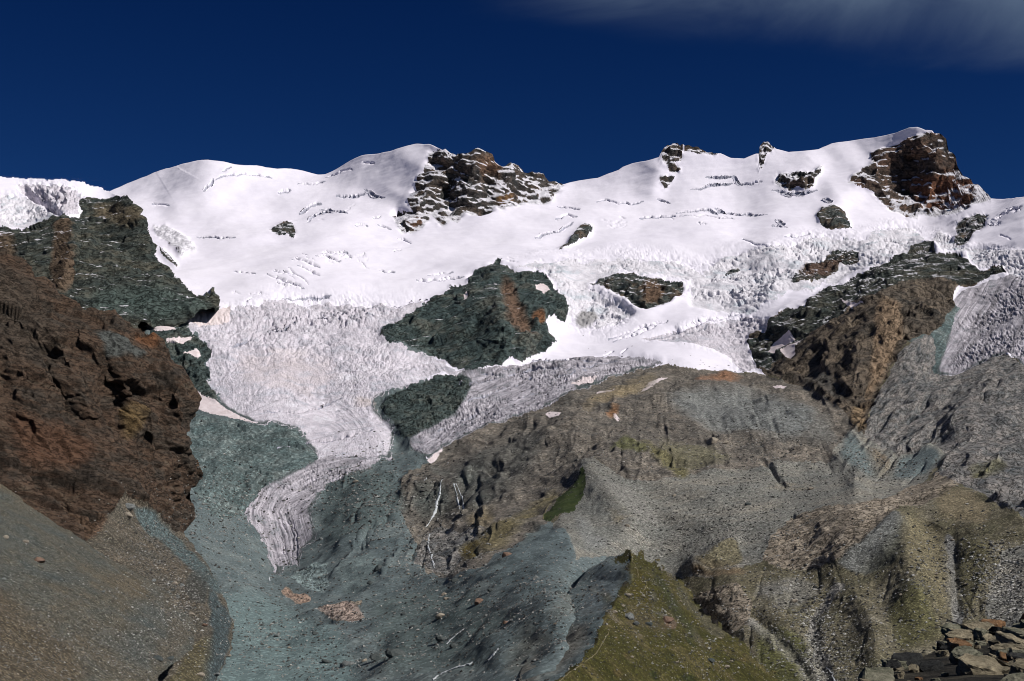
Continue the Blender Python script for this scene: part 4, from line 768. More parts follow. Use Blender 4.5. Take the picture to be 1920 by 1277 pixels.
# debris stripes along the tongue
random.seed(19)
spine = [(735,858),(650,872),(580,890),(520,925),(500,960),(520,1010),(535,1060)]
spine_half = [6,20,34,44,44,40,22]
for k in range(26):
    t = random.uniform(-0.95, 0.95); i0 = random.randint(0, 4); line = []
    for i in range(i0, min(i0 + random.randint(3, 5), len(spine))):
        p, q = spine[max(i - 1, 0)], spine[min(i + 1, len(spine) - 1)]
        dx, dy = q[0] - p[0], q[1] - p[1]; L = math.hypot(dx, dy)
        line.append((spine[i][0] - dy / L * t * spine_half[i] + random.uniform(-3, 3), spine[i][1] + dx / L * t * spine_half[i] + random.uniform(-3, 3)))
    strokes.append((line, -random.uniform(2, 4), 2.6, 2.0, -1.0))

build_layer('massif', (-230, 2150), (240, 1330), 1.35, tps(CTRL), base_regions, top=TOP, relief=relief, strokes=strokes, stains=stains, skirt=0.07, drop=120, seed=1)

# ------------------------------------------------------------------ snow dome and dark cliff in front of the snowfield
random.seed(23)
left_out = [(-240,325),(0,331),(60,334),(120,336),(150,339),(175,346),(195,354),(206,359),(225,366),(240,367),(250,380),(268,395),(265,402),(278,412),(280,430),(290,455),(293,470),(298,488),(320,510),(340,525),(365,548),(385,545),(400,538),(408,545),(415,560),(416,572),(405,590),(400,578),(375,582),(355,602),(330,615),(290,612),(262,606),(250,640),(230,700),(-240,720)]
cliff_poly = [(-240,440),(0,422),(20,428),(45,428),(75,415),(100,400),(122,398),(128,405),(150,402),(155,392),(146,384),(146,374),(160,369),(185,371),(215,366),(240,365)] + left_out[10:]
LC = [(-240,330,4250),(0,332,4300),(150,340,4300),(206,359,4250),(240,370,3950),(150,385,4000),(60,400,3950),(0,422,3750),(-240,440,3600),(120,400,3800),(270,400,3800),(290,470,3650),(200,480,3550),(80,480,3450),(-240,520,3200),(360,550,3480),(412,570,3420),(300,600,3300),(200,580,3250),(60,560,3200),(-240,620,3000),(230,690,3000),(0,700,2950),(-240,720,2850)]
build_layer('cliff', (-230, 440), (325, 722), 1.4, tps(LC), [
  R('snow_dome','low snow dome with a broken serac front above the dark cliff','snow dome','snow',left_out,[ground_noise(200,5,3)]),
  R('serac_wall','shaded serac front and blue cracked ice above the dark cliff','icefall','seracs',[(-240,380),(-10,365),(30,366),(60,374),(90,385),(110,398),(80,416),(45,426),(0,424),(-240,445)],[ice_noise(36,9,16,7,0.2,0.8)],soft=5),
  R('serac_wall','grey block of cracked ice below the low snow dome','icefall','ice',[(32,346),(60,345),(100,347),(130,350),(150,360),(150,372),(144,384),(150,398),(128,402),(118,396),(100,388),(70,372),(45,360)],[ice_noise(44,16,16,7,0.4,1.0)],soft=4),
  R('cliff','dark green black cliff with a flat top below the low snow dome','cliff','dark_rock',cliff_poly,[rock_noise(95,16,8,(1.9,1,0.75))],flat=True),
 ], relief=[(cliff_poly,30,16)], strokes=[([(130,405),(135,470),(100,560)],60,26,40,1.2),([(150,400),(152,460),(130,560)],-46,16,16,1.0),([(240,370),(280,440),(290,480)],36,50,20,1.2),([(60,430),(40,500)],40,26,30,1.2),([(190,470),(230,520),(300,560),(400,560)],40,40,50,1.2),([(210,420),(180,470),(150,540)],-30,24,24,1.0),([(35,348),(60,365),(100,390),(118,400)],-40,9,9,-1.0),([(60,350),(75,358),(85,372)],-24,5,5,-1.0),([(110,350),(118,372),(112,390)],-30,6,6,-1.0)],
 stains=[([(100,420),(130,405),(140,480),(130,560),(95,540)],(0.105,0.075,0.052),0.85,8),([(170,380),(262,385),(280,420),(230,425),(180,410)],(0.115,0.095,0.065),0.8,8),([(0,430),(30,430),(40,500),(0,480),(-240,500),(-240,440)],(0.09,0.066,0.046),0.7,10),([(160,540),(300,520),(420,560),(400,600),(280,610),(150,600)],(0.066,0.09,0.082),0.6,16)],
 edge=0.02, edge_w=12, skirt=0.06, drop=0, seed=2)

# ------------------------------------------------------------------ red cliff with the fan below it
red_out = [(-240,420),(-120,430),(0,455),(20,480),(45,500),(60,525),(95,540),(110,555),(160,583),(215,580),(240,600),(262,612),(300,635),(325,680),(345,695),(365,730),(373,745),(366,765),(360,790),(357,815),(372,850),(378,880),(385,895),(375,905),(348,915),(362,945),(352,955),(352,985),(345,1000),(366,1030),(395,1065),(405,1085),(425,1130),(432,1175),(428,1215),(400,1290),(395,1340),(-240,1340)]
fan = [(228,925),(238,930),(262,945),(290,965),(312,985),(345,1001),(366,1030),(395,1065),(405,1085),(425,1130),(440,1175),(435,1215),(400,1290),(395,1345),(0,1345),(160,1010),(200,965),(215,955)]
RC = [(-240,420,1420),(0,460,1310),(100,550,1290),(215,585,1290),(300,640,1290),(365,730,1270),(375,800,1260),(380,890,1250),(350,990,1200),(0,600,1200),(-240,600,1250),(150,700,1180),(250,750,1210),(0,750,1090),(-240,750,1080),(200,850,1120),(300,880,1180),(0,900,1000),(100,950,1000),(-240,900,960),(228,930,1070),(300,980,1130),(160,1010,950),(250,1050,960),(330,1050,1030),(395,1070,1010),(300,1130,860),(425,1150,900),(380,1130,900),(430,1200,840),(340,1200,780),(400,1290,720),(300,1290,680),(0,1200,700),(-240,1200,680),(0,1330,600),(400,1340,660),(-240,1330,580)]
build_layer('red_cliff', (-230, 445), (400, 1338), 1.3, tps(RC), [
  R('cliff','reddish brown banded cliff rising over the left side of the valley','cliff','red_rock',red_out,[rock_noise(30,4.6,-20,(2.4,1,0.7)),rock_noise(95,10,50,(1.1,1,1.3),4)],flat=True),
  R('scree_fan','brown scree fan spilling from the foot of the red cliff','scree','brown_scree',fan,[ground_noise(30,1.6,6,0.55)],soft=4),
 ], relief=[(red_out,40,26)],
 strokes=[([(60,520),(110,640),(170,760),(215,900)],16,50,26,1.1),([(215,585),(240,680),(255,760)],14,40,22,1.1),([(0,600),(60,720),(100,850)],16,46,24,1.1),([(150,640),(215,730),(225,840)],-12,26,26,1.1),([(200,700),(195,740),(240,770)],-12,24,28,1.0),([(265,720),(275,850),(290,900)],-8,12,14,1.0),([(95,720),(120,770),(170,800)],-8,12,14,1.0),([(310,730),(325,770)],-7,10,12,1.0),([(330,690),(345,800),(350,900)],22,40,22,1.2),([(215,895),(160,915),(100,940)],9,16,26,1.1),([(225,955),(180,970),(130,985)],5,10,18,1.1),([(360,1080),(385,1100),(405,1160),(395,1277)],16,36,30,1.1),([(320,1080),(345,1150),(320,1230)],-7,30,30,1.2),([(0,560),(120,640),(260,680)],20,60,40,1.2),([(0,680),(150,780),(330,840)],-16,40,40,1.2),([(345,915),(350,955)],-20,12,10,1.0)],
 stains=[([(160,610),(200,620),(280,660),(270,680),(190,670)],(0.105,0.112,0.105),0.9,8),([(0,760),(120,780),(200,850),(150,900),(20,880)],(0.118,0.066,0.042),0.7,16),([(240,620),(290,630),(300,660),(260,650)],(0.18,0.085,0.042),0.8,6),([(220,755),(275,755),(270,820),(225,830)],(0.17,0.115,0.055),0.7,10),([(110,960),(210,955),(190,1000),(160,1010)],(0.115,0.075,0.05),0.8,6),
   ([(230,935),(290,965),(395,1070),(430,1120),(400,1110),(330,1040),(280,1000)],(0.105,0.138,0.14),0.9,5),([(385,1080),(430,1150),(430,1210),(400,1290),(380,1290),(395,1180)],(0.068,0.088,0.092),0.95,5),([(350,1075),(390,1075),(385,1140),(350,1120)],(0.075,0.074,0.065),0.9,5),([(390,1185),(395,1200),(385,1290),(300,1290),(350,1225)],(0.115,0.10,0.06),0.85,5),([(0,480),(90,540),(150,640),(60,700),(-200,680),(-200,440)],(0.085,0.072,0.058),0.5,20)],
 edge=0.012, edge_w=10, skirt=0.07, drop=0, seed=3)

# ------------------------------------------------------------------ near scree slope, bottom left: one evenly tilted slope falling to the right
def plane(a, b, c):
    def f(U, V):
        x, z = slopes(U, V)
        den = z - b * x - c
        return np.clip(a / np.where(den < -1e-3, den, -1e-3), 50, 3000)
    return f
scree_out = [(-240,760),(-120,830),(0,905),(50,945),(90,970),(130,996),(170,1021),(215,1050),(260,1075),(290,1092),(320,1115),(342,1140),(368,1175),(362,1215),(330,1240),(300,1265),(285,1345),(-240,1345)]
build_layer('scree', (-230, 400), (740, 1340), 1.3, plane(-81.6, -0.6256, -0.223), [
  R('scree_slope','grey and tan scree slope falling across the lower left corner','scree','scree',scree_out,[ground_noise(40,1.6,7,0.5),ground_noise(5.0,0.22,2,0.5)],soft=4),
 ], stains=[([(-240,1050),(0,1065),(60,1130),(130,1180),(200,1290),(180,1345),(-240,1345)],(0.145,0.120,0.084),0.7,30),([(0,905),(170,1021),(320,1115),(250,1110),(120,1050),(0,960)],(0.105,0.117,0.112),0.62,26),([(60,1090),(200,1180),(290,1240),(240,1250),(100,1160)],(0.115,0.135,0.13),0.6,18),([(300,1120),(368,1170),(350,1220),(300,1250),(260,1250),(310,1190)],(0.15,0.135,0.105),0.7,8)],
 edge=0.0, skirt=0.06, drop=0, seed=4)

# ------------------------------------------------------------------ grassy moraine ridge, bottom centre: two slopes meeting in a crest
CREST = [(1020,1181),(1045,1181),(1090,1179),(1110,1162),(1145,1141),(1165,1128),(1205,1111),(1240,1079),(1275,1038),(1345,990)]
def ridge_depth(U, V):
    cy, cx = np.array(CREST, float).T
    U = U - 3.0 * np.sin(V / 19.0) - 1.3 * np.sin(V / 8.3 + 1.3) - (np.interp(V, cy, cx) - (1180 - (V - 1030) * 140.0 / 247.0))
    r = plane(-303.0, -0.531, 0.2336)(U, V); l = plane(-174.5, 0.45, 0.0098)(U, V)
    x = slopes(U, V)[0]
    # height field min of the two planes = the farther hit along each sight line
    return np.maximum(r, np.minimum(l, 2600))
ridge_out = [(960,1345),(975,1260),(1005,1190),(1040,1140),(1075,1100),(1100,1072),(1125,1054),(1150,1040),(1165,1034),(1183,1030),(1205,1040),(1240,1066),(1270,1092),(1300,1125),(1330,1165),(1370,1195),(1400,1220),(1440,1255),(1480,1300),(1500,1345)]
grass_poly = [(1150,1046),(1165,1030),(1183,1022),(1210,1040),(1245,1066),(1275,1092),(1305,1125),(1335,1165),(1375,1195),(1405,1220),(1445,1255),(1490,1300),(1510,1350),(985,1350),(1040,1272),(1080,1240),(1110,1205),(1128,1165),(1140,1145),(1160,1110),(1178,1090),(1180,1050)]
random.seed(91)
GRASS_PATCHES = []
for k in range(46):
    x, y = random.uniform(1090, 1440), random.uniform(1070, 1275)
    L, w = random.uniform(14, 60), random.uniform(3, 9); dx, dy = 0.82, 0.57
    GRASS_PATCHES.append(([(x, y), (x + dx * L * 0.5 + dy * w, y + dy * L * 0.5 - dx * w), (x + dx * L, y + dy * L), (x + dx * L * 0.5 - dy * w, y + dy * L * 0.5 + dx * w)],
                          random.choice([(0.19, 0.165, 0.115), (0.15, 0.145, 0.12), (0.045, 0.052, 0.018), (0.11, 0.085, 0.035)]), random.uniform(0.5, 0.9), 3))
build_layer('ridge', (700, 1520), (1028, 1340), 1.35, ridge_depth, [
  R('moraine_flank','steep blue grey flank of the grassy moraine facing the valley floor','moraine','teal_debris',ridge_out,[ground_noise(60,2.2,3),ground_noise(22,1.2,4,0.5)],soft=3,jag=4),
  R('grass_slope','olive grass slope with scattered stones and a footpath on the moraine crest','grass slope','grass',grass_poly,[ground_noise(60,2.2,3),ground_noise(22,0.9,4,0.5)],soft=4,jag=11),
 ], strokes=[([(1185,1045),(1230,1100),(1290,1180),(1330,1260)],5,26,26,1.2),([(1215,1060),(1270,1130),(1340,1200)],-4,20,20,1.2)],
 stains=[([(1120,1060),(1175,1048),(1170,1100),(1130,1150),(1080,1160)],(0.10,0.122,0.130),0.9,8),([(1000,1180),(1100,1150),(1120,1200),(1040,1270),(960,1290)],(0.125,0.12,0.105),0.7,14),([(860,1230),(980,1200),(1040,1270),(960,1345),(760,1345)],(0.13,0.132,0.12),0.7,16),
   ([(1240,1066),(1300,1125),(1370,1195),(1340,1195),(1280,1130)],(0.12,0.11,0.07),0.8,6),([(1180,1050),(1200,1055),(1250,1150),(1200,1140),(1170,1100)],(0.088,0.075,0.018),0.7,8),([(1215,1060),(1230,1065),(1300,1170),(1340,1230),(1290,1200),(1240,1120)],(0.062,0.068,0.03),0.8,8),([(1160,1125),(1200,1140),(1270,1175),(1250,1200),(1170,1170)],(0.13,0.105,0.06),0.6,7),
   *GRASS_PATCHES, ([(1240,1160),(1262,1162),(1265,1185),(1245,1180)],(0.24,0.16,0.11),0.9,3)],
 edge=0.0, skirt=0.05, drop=0, seed=5)

# ------------------------------------------------------------------ things lying on the slopes
def surface(u, v):
    """nearest ground under a survey point: position, normal, layer"""
    best = None
    for key, L in LAYERS.items():
        us = L['us']
        if not (us[0] < u < us[-1]): continue
        c = int(round((u - us[0]) / (us[1] - us[0])))
        v0 = L['v0'][c]
        if not (v0 <= v < L['v1']): continue
        r = int(round((v - v0) / (L['v1'] - v0) * (L['nv'] - 1)))
        if L['reg'][r, c] < 0: continue
        p = L['P'][r, c]
        if best is None or p[1] < best[0][1]: best = (p, L['N'][r, c], key)
    return best

def rock_mat(name, cols, scale, snow=None):
    return terrain_mat(name, cols, scale, scale * 5, 0.6, 1.35, 0.6, 0.12 / scale * 0.2)
M['boulder_grey'] = terrain_mat('boulder_grey', [(0.35, (0.10, 0.115, 0.115)), (0.6, (0.20, 0.205, 0.20))], 0.4, 2.0, 0.6, 1.3, 0.6, 0.3, stained=False)
M['boulder_dark'] = terrain_mat('boulder_dark', [(0.35, (0.045, 0.055, 0.056)), (0.6, (0.085, 0.095, 0.093))], 0.4, 2.0, 0.6, 1.3, 0.6, 0.3, stained=False)
M['boulder_tan'] = terrain_mat('boulder_tan', [(0.35, (0.17, 0.145, 0.115)), (0.6, (0.33, 0.29, 0.235))], 0.4, 2.0, 0.6, 1.3, 0.6, 0.3, stained=False)
M['boulder_rust'] = terrain_mat('boulder_rust', [(0.35, (0.12, 0.078, 0.058)), (0.6, (0.21, 0.14, 0.105))], 0.4, 2.0, 0.6, 1.3, 0.6, 0.3, stained=False)

def boulder_shape(seed, cuts=9, res=2):
    """an angular block: a ball shaved by random planes, then roughened"""
    bm = bmesh.new(); bmesh.ops.create_icosphere(bm, subdivisions=res, radius=1.0)
    rr = random.Random(seed)
    pl = []
    for k in range(cuts):
        n = Vector((rr.gauss(0, 1), rr.gauss(0, 1), rr.gauss(0, 1))).normalized(); pl.append((n, rr.uniform(0.5, 0.85)))
    for v in bm.verts:
        for n, h in pl:
            e = v.co.dot(n) - h
            if e > 0: v.co -= n * e
        v.co *= 1 + 0.10 * mnoise.noise(v.co * 2.2 + Vector((seed, 0, 0)))
    return bm
def boulder_mesh(seed, mat, cuts=9, res=2):
    bm = boulder_shape(seed, cuts, res)
    me = bpy.data.meshes.new('boulder'); bm.to_mesh(me); bm.free(); me.materials.append(mat)
    for p in me.polygons: p.use_smooth = False
    return me
BLD = {k: [boulder_mesh(i * 7 + j * 31, M['boulder_' + k]) for i in range(5)] for j, k in enumerate(('grey', 'dark', 'tan', 'rust'))}
def put_boulder(u, v, w_px, kind, label, group=None, flat=0.7, name='boulder', rr=random.Random(3), long=1.25):
    s = surface(u, v)
    if s is None: return None
    p, n, key = s
    size = w_px / FOC * p[1] / 2
    o = bpy.data.objects.new(name, rr.choice(BLD[kind])); C.objects.link(o)
    o.scale = (size * long, size * rr.uniform(0.8, 1.1), size * flat * rr.uniform(0.85, 1.15))
    o.rotation_euler = (rr.gauss(0, 0.15), rr.gauss(0, 0.15), rr.uniform(-0.5, 0.5))
    o.location = (p[0], p[1], p[2] + size * flat * 0.35)
    return tag(o, label, 'boulder', group, 'thing')

for args in [
 (952, 1050, 19, 'rust', 'big rusty boulder on the blue grey slope, throwing a black shadow'),
 (897, 1132, 21, 'rust', 'long reddish boulder lying in the middle of the valley floor'),
 (828, 1161, 20, 'tan', 'pale tan boulder on the valley floor left of the long reddish one'),
 (710, 1072, 24, 'dark', 'large dark block below the debris slope of the glacier'),
 (855, 1093, 15, 'dark', 'dark round boulder at the foot of the slabs with the waterfall'),
 (773, 1177, 14, 'dark', 'dark flat boulder in the valley left of the pale tan one'),
 (948, 1169, 12, 'rust', 'small reddish boulder with a dark shadow near the valley bottom'),
 (928, 1196, 14, 'dark', 'dark pointed boulder near the streamlet on the valley floor'),
 (1046, 1118, 13, 'dark', 'dark boulder beside a patch of yellow grass under the moraine flank'),
 (745, 1240, 34, 'dark', 'widest of the dark blocks at the bottom of the valley floor'),
 (708, 1243, 24, 'dark', 'dark block at the bottom of the valley with a rivulet beside it'),
 (650, 1245, 26, 'grey', 'grey green heap like block low on the valley floor'),
 (612, 1238, 18, 'dark', 'dark block low on the valley floor next to the left scree'),
 (826, 1196, 22, 'dark', 'dark low ledge boulder above the small rivulet'),
 (850, 1212, 14, 'dark', 'small dark boulder just below the low ledge boulder'),
 (73, 1053, 21, 'rust', 'rust brown boulder on the left scree slope with a dark underside'),
 (49, 1016, 13, 'tan', 'tan flat stone on the left scree above the rust brown boulder'),
 (8, 1011, 12, 'tan', 'flat stone at the very edge of the left scree'),
 (192, 1113, 10, 'grey', 'lone pale stone in the middle of the left scree'),
 (242, 952, 22, 'grey', 'pale slab at the top of the brown scree fan'),
 (240, 968, 18, 'tan', 'tan slab near the top of the brown scree fan'),
 (382, 1175, 12, 'rust', 'orange boulder in the rubble gully beside the moraine spur'),
 (360, 1152, 12, 'tan', 'pale orange boulder in the rubble gully above the orange one'),
 (297, 1236, 18, 'dark', 'dark square boulder at the lower end of the rubble gully'),
 (319, 1234, 15, 'dark', 'dark boulder next to the square one in the gully'),
 (428, 1236, 10, 'tan', 'pinkish stone on the valley floor beside the spur'),
 (404, 1268, 14, 'grey', 'pale upright stone at the foot of the moraine spur'),
 (375, 1268, 14, 'tan', 'yellowish stone at the bottom edge by the spur'),
 (1171, 1003, 10, 'tan', 'grey tan boulder on the gravel fan above the grassy crest'),
 (1264, 934, 9, 'tan', 'white boulder on the gravel plain'),
 (1403, 951, 11, 'dark', 'dark boulder on the track across the gravel plain'),
 (1519, 917, 12, 'tan', 'pale tan boulder among the brown stones of the gravel plain'),
 (1335, 832, 24, 'tan', 'pale yellow rock bulging from the right part of the hillside'),
 (1360, 833, 13, 'tan', 'smaller yellow rock right beside the bulging one'),
 (1811, 1097, 9, 'tan', 'round cream boulder on the meadow right of the dark gully'),
 (1682, 1020, 8, 'grey', 'pale boulder near the top of the pyramid hill'),
 (1488, 1131, 15, 'tan', 'flat tan boulder on the stony meadow left of the stream'),
 (1250, 1168, 24, 'rust', 'flat pinkish rock set in the grass slope'),
 (1216, 1172, 13, 'dark', 'dark upright boulder on the grass left of the pinkish rock'),
 (1180, 1160, 20, 'grey', 'grey crumbling outcrop in the grass near the crest'),
 (1192, 1172, 16, 'grey', 'lower half of the grey crumbling outcrop in the grass'),
 (1177, 1116, 14, 'tan', 'pale stones where the footpath meets the moraine crest'),
 (1152, 1150, 10, 'tan', 'cream stone on the edge of the moraine crest'),
 (1364, 1249, 11, 'tan', 'cream boulder low on the grass slope'),
 (1332, 1240, 14, 'dark', 'flat dark boulder low on the grass slope'),
 (1270, 1243, 8, 'tan', 'small cream stone in the middle of the grass slope'),
 (1033, 890, 6, 'tan', 'tiny pale stone above the turf patch')]:
    put_boulder(*args)

def spread(n, areas, sizes, kinds, label, group, seed, flat=0.7, long=1.2):
    rr = random.Random(seed)
    for k in range(n):
        for t in range(60):
            cx, cy, sx, sy = rr.choice(areas)
            u, v = rr.gauss(cx, sx), rr.gauss(cy, sy)
            if 0 < u < 1920 and 560 < v < 1275 and surface(u, v) is not None: break
        put_boulder(u, v, min(sizes[1], sizes[0] * rr.paretovariate(2.6)), rr.choice(kinds), label, group, flat, rr=rr, long=long)
spread(85, [(750,1180,150,60),(900,1150,100,60),(700,1040,70,50),(820,1100,70,50),(620,1230,90,30),(980,1220,60,30)], (4, 12), ['dark','dark','grey','tan'], 'dark grey boulder scattered on the valley floor', 'boulders on the valley floor', 5)
spread(40, [(340,1150,22,40),(350,1180,15,30),(320,1100,25,20),(300,1230,30,15)], (4, 10), ['grey','tan','dark'], 'angular stone in the rubble gully between the two screes', 'stones in the rubble gully', 6)
spread(45, [(120,1120,100,70),(200,1200,80,40),(60,1230,60,30)], (3, 8), ['grey','tan','grey'], 'loose stone on the left scree slope', 'stones on the left scree', 7, 0.5)
spread(55, [(1250,1200,80,40),(1200,1150,40,40),(1350,1240,60,25),(1280,1150,40,30)], (3.5, 8), ['tan','grey','tan'], 'pale stone lying in the olive grass slope', 'stones on the grass slope', 8, 0.5)
spread(60, [(1700,1130,60,50),(1620,1120,60,60),(1600,1200,60,40),(1800,1080,40,60)], (3, 7), ['tan','grey'], 'pale stone on the stony meadow', 'stones on the meadow', 9)

def rubble(name, label, areas, n, seed, px=(1.2, 4.0), group=None):
    rr = random.Random(seed); ver = []; fac = []; st = []
    base = [(1,0,0),(-1,0,0),(0,1,0),(0,-1,0),(0,0,1),(0,0,-1)]
    tri = [(0,2,4),(2,1,4),(1,3,4),(3,0,4),(2,0,5),(1,2,5),(3,1,5),(0,3,5)]
    for k in range(n):
        cx, cy, sx, sy, pale = rr.choice(areas)
        u, v = rr.gauss(cx, sx), rr.gauss(cy, sy)
        if not (-20 < u < 1940 and 560 < v < 1310): continue
        s = surface(u, v)
        if s is None: continue
        p = s[0]; r = rr.uniform(0.5, 1.0) * min(px[1], px[0] * rr.paretovariate(1.8)) / FOC * p[1] / 2
        a = rr.uniform(0, 6.28); c, sn = math.cos(a), math.sin(a); b = len(ver)
        sc = (r * rr.uniform(0.8, 1.4), r * rr.uniform(0.7, 1.2), r * rr.uniform(0.5, 0.9))
        for x, y, z in base:
            x, y, z = (x + rr.uniform(-.3, .3)) * sc[0], (y + rr.uniform(-.3, .3)) * sc[1], (z + rr.uniform(-.2, .2)) * sc[2]
            ver.append((p[0] + x * c - y * sn, p[1] + x * sn + y * c, p[2] + z + r * 0.15))
        fac += [(b + i, b + j, b + l) for i, j, l in tri]
        t = rr.random() ** 2.4 * 0.36 * pale + 0.04
        st += [(t * 1.02, t, t * 0.95, 1.0)] * 6
    me = mesh_from(name, np.array(ver), np.array(fac), M['rubble'], np.array(st), True)
    o = bpy.data.objects.new(name, me); C.objects.link(o)
    return tag(o, label, 'rubble', group, 'stuff')
M['rubble'] = terrain_mat('loose_stones', [(0.4, (0.1, 0.1, 0.1)), (0.6, (0.1, 0.1, 0.1))], 0.5, 2.0, 0.8, 1.2, 0.2, 0.1)
rubble('rubble', 'countless small stones strewn over the valley floor below the snout', [(740,1150,170,80,1.0),(640,1230,120,40,1.0),(500,1150,60,70,1.0),(900,1180,120,60,1.0),(760,990,80,60,0.9),(700,930,60,40,0.9),(830,1060,60,40,1.1),(1030,1120,60,60,0.9),(420,960,60,60,0.9)], 26000, 31, (1.5, 7.0))
rubble('rubble', 'countless small stones on the gravel plain and its fans', [(1300,940,130,40,1.0),(1250,1010,80,30,1.1),(1500,900,90,30,1.0),(1400,1000,80,30,1.2),(1650,880,50,20,1.1)], 8000, 32, (1.8, 5.5))
rubble('rubble', 'countless small stones and boulders over the lower meadow slopes', [(1620,1150,110,70,1.2),(1480,1130,80,60,1.1),(1780,1080,60,70,1.0),(1890,1120,30,50,1.4),(1885,1090,30,40,1.4),(1560,1240,50,30,1.3),(1530,1180,20,40,1.3)], 13000, 33, (1.9, 8.0))
rubble('rubble', 'countless small stones on the left screes and in the gully', [(150,1130,130,80,0.9),(60,1220,90,40,0.8),(250,1220,60,40,1.0),(330,1130,30,40,1.2),(290,1030,40,40,0.7)], 14000, 34, (1.5, 5.5))
rubble('rubble', 'countless small stones dotting the grass slope', [(1250,1190,90,50,1.0),(1330,1240,80,30,1.0),(1220,1120,30,40,0.9)], 3600, 35, (1.6, 7.0))
rubble('rubble', 'countless fallen blocks over the bare hillside and the cirque below it', [(1150,800,120,50,0.8),(1350,790,120,50,0.9),(1000,850,80,40,0.7),(1480,830,60,30,1.0)], 6000, 36, (1.8, 4.5))

# ------------------------------------------------------------------ water and paths
def ribbon(name, label, cat, line, widths, mat, seed=0, lift=0.6, kind='structure', group=None, jit=1.0):
    rr = random.Random(seed); pts = []
    for (x0, y0), (x1, y1) in zip(line[:-1], line[1:]):
        n = max(2, int(math.hypot(x1 - x0, y1 - y0) / 2.5))
        for k in range(n): pts.append((x0 + (x1 - x0) * k / n + rr.gauss(0, 0.45 * jit), y0 + (y1 - y0) * k / n))
    pts.append(line[-1]); L, Rr = [], []
    for i, (u, v) in enumerate(pts):
        t = i / (len(pts) - 1); w = np.interp(t, np.linspace(0, 1, len(widths)), widths) * rr.uniform(0.6, 1.15) / 2
        q = pts[min(i + 1, len(pts) - 1)]; p0 = pts[max(i - 1, 0)]
        dx, dy = q[0] - p0[0], q[1] - p0[1]; l = math.hypot(dx, dy) + 1e-6
        for side, lst in ((-1, L), (1, Rr)):
            s = surface(u - side * dy / l * w, v + side * dx / l * w)
            if s is None: s = surface(u, v)
            p = s[0] * (1 - lift * 0.8 / s[0][1]); p[2] += lift * 0.5
            lst.append(p)
    bm = bmesh.new()
    def row(pp): return [bm.verts.new(tuple(p)) for p in pp]
    mid = [(np.array(a) + np.array(b)) / 2 * (1 - lift / a[1]) for a, b in zip(L, Rr)]
    a, m_, b = row(L), row(mid), row(Rr)
    lo = row([p * (1 + 2 * lift / p[1]) - np.array((0, 0, lift)) for p in L]); lr = row([p * (1 + 2 * lift / p[1]) - np.array((0, 0, lift)) for p in Rr])
    for i in range(len(a) - 1):
        for p, q in ((lo, a), (a, m_), (m_, b), (b, lr)):
            try: bm.faces.new((p[i], q[i], q[i + 1], p[i + 1]))
            except ValueError: pass
    me = bpy.data.meshes.new(name); bm.to_mesh(me); bm.free(); me.materials.append(mat)
    for p in me.polygons: p.use_smooth = True
    o = bpy.data.objects.new(name, me); C.objects.link(o)
    return tag(o, label, cat, group, kind)
W = M['water']
ribbon('waterfall', 'long zigzag waterfall on the dark step, left of the pair', 'waterfall', [(833,902),(828,915),(827,925),(818,940),(817,952),(812,962),(806,972),(800,977)], [2,3,4.5,3,2], W, 1)
ribbon('waterfall', 'left strand of the pair of waterfalls', 'waterfall', [(853,912),(855,925),(858,940),(860,951)], [2,3,3.5], W, 2)
ribbon('waterfall', 'right strand of the pair of waterfalls', 'waterfall', [(857,912),(862,922),(865,935),(867,946),(869,956),(866,962)], [1.5,2.5,2.5,2], W, 3)
ribbon('waterfall', 'lower waterfall running down the grey brown slab', 'waterfall', [(806,1002),(802,1015),(803,1025),(808,1040),(811,1052),(815,1065)], [2,3,3.5,3], W, 4)
ribbon('waterfall', 'short white trickle beside the top of the long waterfall', 'waterfall', [(801,898),(800,905),(799,911)], [1.5,1.5], W, 5)
ribbon('stream', 'thin rivulets among boulders on the valley floor', 'stream', [(872,1180),(858,1190),(846,1200),(838,1208)], [1.2,2.2,1.5], W, 6)
ribbon('stream', 'short white rapids near the bottom of the valley', 'stream', [(936,1218),(925,1226),(912,1234)], [1,2.6,1.4], W, 7)
ribbon('stream', 'white streamlet at the bottom edge of the valley floor', 'stream', [(885,1241),(868,1250),(850,1258),(830,1268),(815,1280)], [1,1.6,1.8,1.8], W, 8)
ribbon('stream', 'pair of white dashes of water under the banded slab', 'stream', [(655,1161),(675,1163)], [1.5,1.5], W, 9)
ribbon('stream', 'meltwater trickle leaving the glacier snout', 'stream', [(505,1084),(503,1088),(505,1092)], [2,2], W, 10)
ribbon('stream', 'small white stream in the stony bed at the right', 'stream', [(1548,1246),(1556,1256),(1560,1266),(1566,1282)], [1.5,2.5,3], W, 11)
M['path'] = terrain_mat('trodden_earth', [(0.4, (0.12, 0.105, 0.06)), (0.6, (0.18, 0.155, 0.095))], 0.3, 1.5, 0.8, 1.2, 0.3, 0.2, stained=False)
ribbon('path', 'pale footpath climbing the lower grass slope along the crest', 'path', [(1052,1275),(1075,1255),(1098,1240),(1118,1225),(1130,1205),(1140,1188),(1144,1178)], [1.6,1.6,1.6], M['path'], 12, 0.25)
ribbon('path', 'thin footpath winding below the tip of the grassy crest', 'path', [(1185,1042),(1192,1058),(1195,1070),(1196,1085)], [1.3,1.3], M['path'], 13, 0.25)
ribbon('path', 'pale path along the edge of the bright turf patch', 'path', [(1076,900),(1050,922),(1034,937),(1022,955),(1018,972)], [1.5,1.8,1.8], M['path'], 14, 0.4)
ribbon('path', 'short zigzag footpath on the upper grass slope', 'path', [(1210,1085),(1212,1098),(1206,1108)], [1.2,1.2], M['path'], 15, 0.25)

